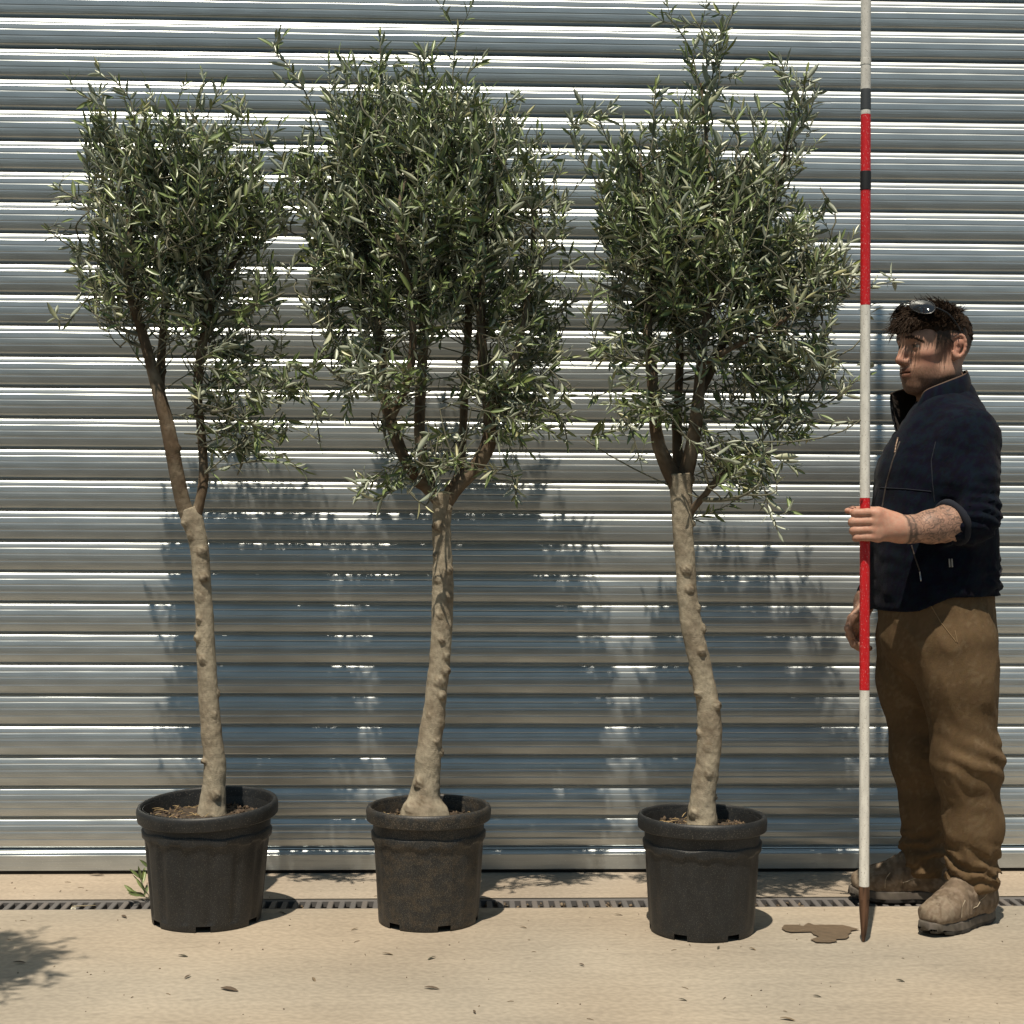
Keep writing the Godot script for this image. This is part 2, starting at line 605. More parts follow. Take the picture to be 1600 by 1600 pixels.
func slat_mesh() -> ArrayMesh:
	# profile from the top lip down: [fraction of the pitch, upward tilt of the surface in degrees]
	var key := [[0.0, 50.0], [0.03, 40.0], [0.08, 28.0], [0.14, 20.0], [0.2, 13.5], [0.5, 3.0], [0.66, -4.0], [0.885, -13.0], [0.915, -44.0], [0.945, -62.0], [0.975, -70.0]]
	var grooves := [0.225, 0.43, 0.65]
	var tilt := func(s: float) -> float:
		var t: float = key[-1][1]
		for i in key.size() - 1:
			if s <= key[i + 1][0]:
				t = lerpf(key[i][1], key[i + 1][1], (s - key[i][0]) / (key[i + 1][0] - key[i][0]))
				break
		for g in grooves:
			if s > g - 0.022 and s < g: t -= 24.0
			elif s > g and s < g + 0.036: t += 14.5
		return t
	var runs := []   # smooth runs of [y, z]
	var z := 0.0
	var y := 0.0
	var s := 0.0
	var cuts := [0.203, 0.225, 0.261, 0.408, 0.43, 0.466, 0.628, 0.65, 0.686, 0.885, 0.975]
	for c in cuts:
		var run := []
		var s0 := s
		var n := maxi(1, int((c - s0) / 0.02))
		for i in n + 1:
			var si := lerpf(s0, c, float(i) / n)
			if i > 0:
				var ds := (si - s) * PITCH
				z += ds * tan(deg_to_rad(tilt.call((s + si) * 0.5)))
				y -= ds
				s = si
			run.append([y, z])
		runs.append(run)
	# lip turned in under the next slat
	runs.append([[y, z], [y - 0.0008, z - 0.0012], [y - 0.0008, minf(z - 0.002, -0.006)]])
	runs.append([[0.0, 0.0], [0.004, -0.004], [0.010, -0.006]])
	runs.append([[0.010, -0.006], [-PITCH * 0.99, -0.007]])
	var V := PackedVector3Array()
	var N := PackedVector3Array()
	var U := PackedVector2Array()
	var I := PackedInt32Array()
	var cols := 24
	for r in runs.size():
		var run: Array = runs[r]
		if r == runs.size() - 2: run = [run[2], run[1], run[0]]
		var b := V.size()
		for i in run.size():
			var p0: Array = run[max(i - 1, 0)]
			var p1: Array = run[min(i + 1, run.size() - 1)]
			var t := Vector2(p1[0] - p0[0], p1[1] - p0[1])
			var n := Vector3(0, t.y, -t.x).normalized()
			if r == runs.size() - 1: n = Vector3(0, 0, -1)
			for c in cols + 1:
				var x := lerpf(-3.30, 3.60, float(c) / cols)
				V.append(Vector3(x, run[i][0], run[i][1]))
				N.append(n)
				U.append(Vector2(x / 1.4, run[i][0] / PITCH * 0.45))
		var w := cols + 1
		for i in run.size() - 1:
			for c in cols:
				var q := b + i * w + c
				I.append_array([q, q + 1, q + w, q + 1, q + w + 1, q + w])
	return build(V, I, N, PackedColorArray(), U)

func shutter() -> void:
	var o := thing("roller_shutter", "closed silver aluminium roller shutter of ribbed horizontal slats", "shutter")
	var sl := slat_mesh()
	for i in 42:
		var m: Material = M["slat%d" % [0, 1, 0, 2, 1, 0, 2][(i * 5) % 7]]
		var p := part("slat", sl, m, o, Vector3(0, LOW + PITCH * (i + 1), rng.randf_range(-0.0006, 0.0006)))
		p.rotation.x = deg_to_rad(rng.randf_range(-0.7, 0.7))
	# bottom rail: bright rounded shoulder, flat face, rubber seal
	var pr := [[0.072, -0.012], [0.0735, 0.004], [0.071, 0.012], [0.066, 0.0165], [0.059, 0.0185], [0.0585, 0.0175], [0.0575, 0.0185], [0.012, 0.0195], [0.0115, -0.012]]
	var V := PackedVector3Array()
	var I := PackedInt32Array()
	var N := PackedVector3Array()
	var U := PackedVector2Array()
	for i in pr.size() - 1:
		var t := Vector2(pr[i + 1][0] - pr[i][0], pr[i + 1][1] - pr[i][1])
		var n := Vector3(0, t.y, -t.x).normalized()
		var b := V.size()
		for x in [-3.30, 3.60]:
			for k in 2:
				V.append(Vector3(x, pr[i + k][0], pr[i + k][1]))
				N.append(n)
				U.append(Vector2(x / 1.4, pr[i + k][0] * 4.0))
		I.append_array([b, b + 2, b + 1, b + 2, b + 3, b + 1])
	part("bottom_rail", build(V, I, N, PackedColorArray(), U), M.slat1, o)
	part("rubber_seal", bevel_box(Vector3(6.9, 0.013, 0.022), 0.003), mat(Color(0.012, 0.011, 0.01), 0.8), o, Vector3(0.15, 0.0055, 0.0))
	var gm := mat(Color(0.5, 0.5, 0.5), 0.4, 1.0)
	for x in [-3.31, 3.61]:
		part("guide_rail", bevel_box(Vector3(0.1, 4.15, 0.12), 0.006), gm, o, Vector3(x, 2.075, 0.03))

# ---------------------------------------------------------------- drain channel
func drain() -> void:
	var o := thing("drain_channel", "narrow grey slotted drain grating set in the concrete", "drain")
	var gm := mat(Color(0.115, 0.108, 0.105), 0.7)
	var dm := mat(Color(0.20, 0.185, 0.16), 0.95)
	var zc := (DRAIN_BACK + DRAIN_FRONT) * 0.5
	var wd := DRAIN_FRONT - DRAIN_BACK
	part("trough", bevel_box(Vector3(18, 0.01, wd + 0.02), 0.001), dm, o, Vector3(0, -0.09, zc))
	for s in [-1.0, 1.0]:
		part("trough_wall", bevel_box(Vector3(18, 0.085, 0.01), 0.001), dm, o, Vector3(0, -0.0435 - 0.002, zc + s * (wd * 0.5 + 0.004)))
		part("edge_rail", bevel_box(Vector3(18, 0.02, 0.015), 0.002), gm, o, Vector3(0, -0.0125, zc + s * (wd * 0.5 - 0.0085)))
	var bar := bevel_box(Vector3(0.0165, 0.018, wd - 0.034), 0.002)
	var gm2 := mat(Color(0.14, 0.125, 0.115), 0.75)
	for i in 130:
		part("grate_bar", bar, gm if rng.randf() < 0.6 else gm2, o, Vector3(-1.95 + 0.0325 * i, -0.0125 + rng.randf_range(-0.001, 0.001), zc))
	# grit caught in the slots between the pots
	var V := PackedVector3Array()
	var I := PackedInt32Array()
	var C := PackedColorArray()
	for i in 420:
		var x := rng.randf_range(-0.2, 1.0) if rng.randf() < 0.7 else rng.randf_range(-1.6, 1.9)
		var c := Vector3(x, -0.018 + rng.randf_range(-0.006, 0.008), zc + rng.randf_range(-0.042, 0.042))
		clod(V, I, C, c, rng.randf_range(0.003, 0.008), Color(0.10, 0.075, 0.05) * rng.randf_range(0.6, 2.4))
	var g := part("grit", build(V, I, PackedVector3Array(), C), M.soil, o)
	g.set_meta("kind", "stuff")

func clod(V: PackedVector3Array, I: PackedInt32Array, C: PackedColorArray, c: Vector3, r: float, col: Color) -> void:
	var b := V.size()
	for d in [Vector3.UP, Vector3.RIGHT, Vector3.BACK, Vector3.LEFT, Vector3.FORWARD, Vector3.DOWN]:
		V.append(c + d * r * rng.randf_range(0.6, 1.2) + Vector3(rng.randfn(), rng.randfn(), rng.randfn()) * r * 0.2)
		C.append(col)
	for k in 4:
		var n := (k + 1) % 4
		I.append_array([b, b + 1 + k, b + 1 + n, b + 5, b + 1 + n, b + 1 + k])

# ---------------------------------------------------------------- pots
func plant_pot(label: String, centre: Vector3, rb: float, rr: float, h: float, tilt: Vector3, flutes: bool, m: Material, phase: float, straw: float) -> Node3D:
	var o := thing("plant_pot", label, "plant pot", centre, "black nursery pots")
	var segs := 144
	# [height, radius, angular effect]
	var hs := h - 0.038
	var rw := rr - 0.017          # wall radius under the rim
	var taper := func(y: float) -> float: return lerpf(rb, rw, y / hs)
	var ys := hs - 0.052
	var prof := [[0.0, rb - 0.004, 0], [0.003, rb, 0], [0.017, taper.call(0.017), 0], [0.020, taper.call(0.020), 0], [0.03, taper.call(0.03), 1], [0.06, taper.call(0.06), 1], [0.10, taper.call(0.10), 1], [0.15, taper.call(0.15), 1], [ys - 0.03, taper.call(ys - 0.03), 1], [ys - 0.006, taper.call(ys - 0.006), 2], [ys, taper.call(ys) + 0.005, 2], [ys + 0.004, taper.call(ys) + 0.0065, 2], [ys + 0.018, taper.call(ys + 0.018) + 0.0065, 3], [ys + 0.022, taper.call(ys + 0.022) + 0.003, 3], [ys + 0.024, taper.call(ys + 0.024) + 0.0005, 3], [hs, rw, 0], [hs + 0.024, rw + 0.001, 0]]
	var inner := [[hs + 0.024, rw - 0.002, 0], [h - 0.06, rw - 0.007, 0], [0.02, rb - 0.008, 0]]
	var V := PackedVector3Array()
	var I := PackedInt32Array()
	var U := PackedVector2Array()
	var rows: Array = prof + inner
	for i in rows.size():
		for k in segs + 1:
			var a := TAU * k / segs + phase
			var y: float = rows[i][0]
			var r: float = rows[i][1]
			var scal := sin(a * 9.0) * 0.5 + sin(a * 4.0 + phase) * 0.5
			if flutes and rows[i][2] == 1:
				var g := absf(fposmod(a * 14.0 / TAU, 1.0) - 0.5) * 2.0
				r -= 0.0045 * smoothstep(0.62, 0.8, g)
			elif rows[i][2] == 1:
				r += 0.0012 * sin(a * 18.0)
			if rows[i][2] == 2: y += 0.006 * (smoothstep(-0.2, 0.2, sin(a * 14.0)) - 0.5)
			if rows[i][2] == 3: y += 0.004 * scal
			r += 0.0022 * sin(a * 2.0 + phase * 3.0) * (y / h)
			V.append(Vector3(cos(a) * r, y, sin(a) * r))
			U.append(Vector2(float(k) / segs, 1.0 - y / h))
	var w := segs + 1
	for i in rows.size() - 1:
		for k in segs:
			# drainage notches round the foot
			if (i <= 1 or i == rows.size() - 1) and fposmod(float(k) / segs * 6.0, 1.0) < 0.22: continue
			var q := i * w + k
			I.append_array([q, q + w, q + 1, q + 1, q + w, q + w + 1])
	var tw := Basis.from_euler(tilt)
	part("wall", build(V, I, PackedVector3Array(), PackedColorArray(), U), m, o)
	# floor
	V = PackedVector3Array(); I = PackedInt32Array()
	add_tube(V, I, [[Vector3(0, 0.022, 0), rb - 0.006], [Vector3(0, 0.025, 0), rb - 0.006]], 48)
	part("floor", build(V, I), m, o)
	# rim
	V = PackedVector3Array(); I = PackedInt32Array(); U = PackedVector2Array()
	var rp := [[hs + 0.001, rw - 0.003], [hs - 0.001, rr - 0.003], [hs + 0.002, rr], [hs + 0.024, rr + 0.0015], [h - 0.006, rr], [h - 0.001, rr - 0.003], [h, rr - 0.007], [h - 0.001, rr - 0.0105], [h - 0.006, rr - 0.0135], [hs, rr - 0.017]]
	for i in rp.size():
		for k in segs + 1:
			var a := TAU * k / segs + phase
			var p := Vector3(cos(a) * rp[i][1], rp[i][0] - h, sin(a) * rp[i][1])
			p += Vector3(cos(a), 0, sin(a)) * 0.0022 * sin(a * 2.0 + phase * 3.0)
			p = tw * p + Vector3(0, h, 0)
			V.append(p)
			U.append(Vector2(float(k) / segs, 0.3 * i / rp.size()))
	for i in rp.size() - 1:
		for k in segs:
			var q := i * w + k
			I.append_array([q, q + w, q + 1, q + 1, q + w, q + w + 1])
	part("rim", build(V, I, PackedVector3Array(), PackedColorArray(), U), m, o)
	# soil
	V = PackedVector3Array(); I = PackedInt32Array()
	var C := PackedColorArray()
	var sy := h - 0.042
	var rs := rw - 0.0065
	for i in 15:
		for k in 48:
			var a := TAU * k / 48
			var r := rs * i / 14.0
			var p := Vector3(cos(a) * r, sy, sin(a) * r)
			p.y += n3(p + centre, 30.0) * 0.006 + 0.012 * (1.0 - float(i) / 14.0)
			V.append(p)
			C.append(Color(0.05, 0.036, 0.024) * (1.0 + 0.8 * n3(p + centre, 70.0)))
	for i in 14:
		for k in 48:
			var q := i * 48 + k
			var q1 := i * 48 + (k + 1) % 48
			I.append_array([q, q + 48, q1, q1, q + 48, q1 + 48])
	for i in 260:
		var a := rng.randf() * TAU
		var r := sqrt(rng.randf()) * (rs - 0.01)
		var v := rng.randf_range(0.5, 1.8)
		clod(V, I, C, Vector3(cos(a) * r, sy + 0.006, sin(a) * r), rng.randf_range(0.003, 0.008), Color(0.07, 0.048, 0.03) * v)
	part("soil", build(V, I, PackedVector3Array(), C), M.soil, o)
	V = PackedVector3Array(); I = PackedInt32Array(); C = PackedColorArray()
	for i in int(150 * straw):
		var a := rng.randf_range(1.4, 3.4) if rng.randf() < 0.75 else rng.randf() * TAU
		var r := sqrt(rng.randf()) * (rs - 0.02)
		var p := Vector3(cos(a) * r, sy + rng.randf_range(0.006, 0.018), sin(a) * r)
		var d := Vector3(rng.randfn(), rng.randfn() * 0.25, rng.randfn()).normalized() * rng.randf_range(0.008, 0.022)
		add_tube(V, I, [[p - d, 0.0009], [p + Vector3(0, 0.002, 0), 0.0011], [p + d, 0.0006]], 4)
		while C.size() < V.size(): C.append(Color(0.42, 0.3, 0.15) * rng.randf_range(0.6, 1.2))
	if V.size() > 0:
		var s := part("straw", build(V, I, PackedVector3Array(), C), M.straw, o)
		s.set_meta("kind", "stuff")
	return o

# ---------------------------------------------------------------- leaves and trees
func leaf_mesh(curl: float, bright: float) -> ArrayMesh:
	# lance-shaped leaf along +y, upper side towards +z, grey felted underside
	var ts := [0.0, 0.07, 0.25, 0.5, 0.75, 0.92, 1.0]
	var ws := [0.10, 0.16, 0.40, 0.5, 0.37, 0.14, 0.02]
	var V := PackedVector3Array()
	var N := PackedVector3Array()
	var C := PackedColorArray()
	var I := PackedInt32Array()
	var up := Color(0.150, 0.195, 0.078) * bright
	var dn := Color(0.37, 0.40, 0.30) * bright
	for side in 2:
		var b := V.size()
		for i in ts.size():
			var t: float = ts[i]
			var z := -curl * t * t
			for s in [-1.0, 0.0, 1.0]:
				V.append(Vector3(s * ws[i], t, z + absf(s) * ws[i] * 0.07 - side * 0.008))
				var n := Vector3(-s * 0.3, 2.0 * curl * t, 1.0).normalized()
				N.append(n if side == 0 else -n)
				C.append((up if side == 0 else dn) * (1.25 if s == 0.0 and side == 0 else 1.0))
		for i in ts.size() - 1:
			for k in 2:
				var q := b + i * 3 + k
				if side == 0: I.append_array([q, q + 3, q + 1, q + 1, q + 3, q + 4])
				else: I.append_array([q, q + 1, q + 3, q + 1, q + 4, q + 3])
	return build(V, I, N, C)

var leaf_kinds := []

# one tree: trunk and limbs traced from the photograph, crown grown into its volume
func olive_tree(label: String, z0: float, trunk: Array, limbs: Array, blobs: Array, shoots: Array, n_sec: int, n_twig: int, sd: int, knots: int) -> Node3D:
	rng.seed = sd
	var base := W(trunk[0][0], trunk[0][1], z0)
	var o := thing("olive_tree", label, "tree", base, "olive trees in nursery pots")
	var px := (EYE.z - z0) / FOCAL
	var cloud := []      # skeleton points [position, radius]
	# trunk
	var tp := []
	for q in trunk: tp.append([W(q[0], q[1], z0 + q[3]) - base, q[2] * 0.5 * px])
	tp[0][0].y -= 0.03
	part("trunk", bark_mesh(smooth_path(tp, 0.006), 32, knots, 0.0012, 0.0), M.bark, o)
	for l in limbs:
		var lp := []
		for q in l: lp.append([W(q[0], q[1], z0 + q[3]) - base, q[2] * 0.5 * px])
		var sp := smooth_path(lp, 0.012)
		part("limb", bark_mesh(sp, 14, 3, 0.001, 0.72), M.bark, o)  # limb bark browner than the trunk, and darkened further with painted shade
		for i in range(int(sp.size() * 0.3), sp.size(), 3): cloud.append([sp[i][0], sp[i][1]])
	var V := PackedVector3Array()
	var I := PackedInt32Array()
	var total := 0.0
	for b in blobs: total += b[6]
	var pick := func() -> Vector3:
		var r := rng.randf() * total
		for b in blobs:
			r -= b[6]
			if r <= 0.0:
				var d := Vector3(rng.randfn(), rng.randfn(), rng.randfn()).normalized() * pow(rng.randf(), 0.42)
				return W(b[0] + d.x * b[2], b[1] + d.y * b[3], z0 + b[4] + d.z * b[5]) - base
		return Vector3.ZERO
	var nearest := func(p: Vector3, most: float) -> Array:
		var best: Array = cloud[0]
		var bd := 1e9
		for c in cloud:
			var d: float = p.distance_to(c[0]) + maxf(0.0, c[0].y - p.y + 0.05) * 1.2
			if d < bd:
				bd = d
				best = c
		return best
	var axis := Vector3(tp[-1][0].x, 0, tp[-1][0].z)
	var grow := func(from: Vector3, to: Vector3, r0: float, r1: float, n: int) -> Array:
		var l := from.distance_to(to)
		var outw := Vector3(to.x - axis.x, 0, to.z - axis.z)
		var c := from.lerp(to, 0.45) + Vector3(0, -0.10 * l, 0) + outw * 0.12 + Vector3(rng.randfn(), rng.randfn(), rng.randfn()) * 0.06 * l
		var path := []
		for i in n + 1:
			var t := float(i) / n
			path.append([from.lerp(c, t).lerp(c.lerp(to, t), t), lerpf(r0, r1, t)])
		return path
	for i in n_sec:
		var p: Vector3 = pick.call()
		var c: Array = nearest.call(p, 1.0)
		if p.distance_to(c[0]) < 0.05: continue
		var path: Array = grow.call(c[0], p, minf(c[1] * 0.8, 0.0075), 0.0022, 7)
		add_tube(V, I, path, 6)
		for k in range(2, path.size()): cloud.append([path[k][0], path[k][1]])
	var leaves := []     # [transform, tint]
	var twig := func(path: Array, gap: float, size: float):
		var n := path.size() - 1
		var len := 0.0
		for i in n: len += path[i][0].distance_to(path[i + 1][0])
		var s := rng.randf_range(0.015, 0.04)
		var turn := rng.randf() * TAU
		while s < len:
			var ft := s / len * n
			var i := mini(int(ft), n - 1)
			var p: Vector3 = path[i][0].lerp(path[i + 1][0], ft - i)
			var d: Vector3 = (path[i + 1][0] - path[i][0]).normalized()
			var u := d.cross(Vector3(0.3, 0.1, 0.95)).normalized()
			for side in [0.0, PI]:
				if rng.randf() < 0.12: continue
				var out := u.rotated(d, turn + side + rng.randfn() * 0.25)
				var ang := deg_to_rad(rng.randf_range(28, 62))
				var y := (d * cos(ang) + out * sin(ang) + Vector3(0, rng.randf_range(-0.12, 0.1), 0)).normalized()
				var zz := (d - y * d.dot(y)).normalized().rotated(y, rng.randfn() * (0.5 if rng.randf() < 0.5 else 1.5))
				var x := y.cross(zz)
				var tip := 1.0 - 0.35 * maxf(0.0, s / len - 0.75) / 0.25
				var L := clampf(rng.randfn(0.039, 0.011), 0.018, 0.072) * size * tip
				var w := L * rng.randf_range(0.18, 0.28)
				leaves.append([Transform3D(Basis(x * w, y * L, zz * L), p), rng.randf_range(0.72, 1.25), L])
			turn += PI * 0.5 + rng.randfn() * 0.2
			s += gap * rng.randf_range(0.7, 1.35)
		# leaf at the tip
		var dd: Vector3 = (path[n][0] - path[n - 1][0]).normalized()
		var xx := dd.cross(Vector3(rng.randfn(), 0.2, rng.randfn())).normalized()
		leaves.append([Transform3D(Basis(xx * 0.008, dd * 0.036, xx.cross(dd) * 0.036), path[n][0]), 1.1, 0.03])
	for i in n_twig:
		var p: Vector3 = pick.call()
		var high := clampf((p.y - tp[-1][0].y - 0.1) / 0.95 * 1.7 - 0.45, -0.25, 1.0)
		var outw := Vector3(p.x - axis.x, 0, p.z - axis.z).normalized()
		var dirn := (outw * 0.6 + Vector3(0, 1.15 * high, 0) + Vector3(rng.randfn(), rng.randfn(), rng.randfn()) * 0.33).normalized()
		var from := p - dirn * rng.randf_range(0.08, 0.2)
		if rng.randf() < 0.14: p += dirn * rng.randf_range(0.03, 0.10)
		var c: Array = nearest.call(from, 1.0)
		if c[0].distance_to(from) > 0.015: add_tube(V, I, grow.call(c[0], from, 0.0024, 0.0018, 4), 5)
		var path: Array = grow.call(from, p, 0.0018, 0.0009, 5)
		add_tube(V, I, path, 4)
		twig.call(path, 0.0145, rng.randf_range(0.8, 1.15))
	for s in shoots:    # free shoots seen against the shutter: [pixel points, dz]
		var pts := []
		for q in s[0]: pts.append([W(q[0], q[1], z0 + s[1]) - base, 0.002])
		var c: Array = nearest.call(pts[0][0], 1.0)
		if c[0].distance_to(pts[0][0]) > 0.03: add_tube(V, I, grow.call(c[0], pts[0][0], 0.003, 0.002, 4), 5)
		var path := smooth_path(pts, 0.03)
		add_tube(V, I, path, 5)
		twig.call(path, s[2] if s.size() > 2 else 0.016, 1.08)
		for k in int(path.size() * 0.6):
			var q: Vector3 = path[rng.randi() % path.size()][0]
			var d := Vector3(rng.randfn() * 0.7, rng.randf_range(0.2, 1.2), rng.randfn() * 0.7).normalized()
			var tw: Array = grow.call(q, q + d * rng.randf_range(0.04, 0.09), 0.0014, 0.0008, 3)
			add_tube(V, I, tw, 4)
			twig.call(tw, 0.017, 0.95)
	var t := part("twigs", build(V, I), M.twig, o)
	t.set_meta("kind", "stuff")
	# the leaves that show largest stand alone, the rest are one mass
	var order := range(leaves.size())
	var keyed := []
	for i in order:
		var lf: Array = leaves[i]
		var face: float = absf(lf[0].basis.z.normalized().z)
		keyed.append([lf[2] * (0.35 + face) * (1.0 + 1.6 * lf[0].origin.z), i])
	keyed.sort_custom(func(a, b): return a[0] > b[0])
	var alone := {}
	for i in mini(300, keyed.size()):
		alone[keyed[i][1]] = true
		var lf: Array = leaves[keyed[i][1]]
		var p := part("leaf", leaf_kinds[i % 3], M["leaf%d" % (i % 4)], o)
		p.transform = lf[0]
	var mm := MultiMesh.new()
	mm.transform_format = MultiMesh.TRANSFORM_3D
	mm.use_colors = true
	mm.mesh = leaf_kinds[0]
	mm.instance_count = leaves.size() - alone.size()
	var n := 0
	for i in leaves.size():
		if alone.has(i): continue
		mm.set_instance_transform(n, leaves[i][0])
		var q: float = leaves[i][1]
		var yel := rng.randf()
		mm.set_instance_color(n, Color(q * (1.12 if yel > 0.9 else 1.0), q, q * (0.7 if yel > 0.9 else 1.0)))
		n += 1
	var mi := MultiMeshInstance3D.new()
	mi.name = "foliage"
	mi.multimesh = mm
	mi.material_override = M.leaf0
	o.add_child(mi)
	mi.set_meta("kind", "stuff")
	return o

func bark_mesh(path: Array, segs: int, knots: int, bump: float, brown: float) -> ArrayMesh:
	var V := PackedVector3Array()
	var I := PackedInt32Array()
	var C := PackedColorArray()
	var n := path.size()
	var kn := []
	for k in knots:
		kn.append([int(n * (float(k) + rng.randf_range(0.2, 0.8)) / knots), rng.randf_range(0, TAU) if rng.randf() < 0.45 else rng.randf_range(0.2, PI - 0.2), rng.randf_range(0.006, 0.0115), rng.randf_range(0.3, 1.1)])
	var off := Vector3(rng.randf() * 9.0, rng.randf() * 9.0, 0)
	for i in n:
		var t: Vector3 = (path[min(i + 1, n - 1)][0] - path[max(i - 1, 0)][0]).normalized()
		var u := t.cross(Vector3(0.05, 0.1, -1.0)).normalized()
		var v := u.cross(t)
		if v.z < 0: v = -v
		for k in segs:
			var a := TAU * k / segs
			var dir := u * cos(a) + v * sin(a)
			var r: float = path[i][1]
			var p: Vector3 = path[i][0] + dir * r
			var q := p + off
			r += bump * (n3(q, 14.0) + 0.6 * n3(q, 37.0)) * (r / 0.02)
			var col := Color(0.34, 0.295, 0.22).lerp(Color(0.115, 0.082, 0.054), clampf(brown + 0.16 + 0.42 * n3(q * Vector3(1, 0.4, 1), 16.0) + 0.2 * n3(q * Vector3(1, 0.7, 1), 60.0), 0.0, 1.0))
			col = col * (1.0 + 0.16 * n3(q * Vector3(0.6, 2.6, 0.6), 50.0) + 0.16 * n3(q * Vector3(1, 2, 1), 130.0) + 0.12 * n3(q, 22.0))
			for kk in kn:
				var da: float = absf(wrapf(a - kk[1], -PI, PI)) * path[i][1]
				var dy: float = absf(i - kk[0]) * path[min(1, n - 1)][0].distance_to(path[0][0])
				var d2: float = (da * da * 0.7 + dy * dy * 2.2) / (kk[2] * kk[2])
				if d2 < 6.0:
					r += kk[3] * 0.0095 * (exp(-d2 * d2) - 0.4 * exp(-d2 * 9.0)) * clampf(path[i][1] / 0.025, 0.3, 1.2)
					if d2 < 0.3: col = col.lerp(Color(0.06, 0.04, 0.025), 0.8 * kk[3])
					elif d2 > 1.0 and d2 < 2.0: col = col.lerp(Color(0.12, 0.085, 0.05), 0.45)
			V.append(path[i][0] + dir * r)
			C.append(col)
	for i in n - 1:
		for k in segs:
			var q0 := i * segs + k
			var q1 := i * segs + (k + 1) % segs
			I.append_array([q0, q1, q0 + segs, q1, q1 + segs, q0 + segs])
	V.append(path[n - 1][0])
	C.append(Color(0.2, 0.15, 0.09))
	for k in segs: I.append_array([V.size() - 1, (n - 1) * segs + k, (n - 1) * segs + (k + 1) % segs])
	# orient the faces outwards
	var m := I[0]
	var fn := (V[I[2]] - V[I[0]]).cross(V[I[1]] - V[I[0]])
	if fn.dot(V[m] - path[0][0]) < 0:
		for t in range(0, I.size(), 3):
			var s := I[t + 1]
			I[t + 1] = I[t + 2]
			I[t + 2] = s
	return build(V, I, PackedVector3Array(), C)

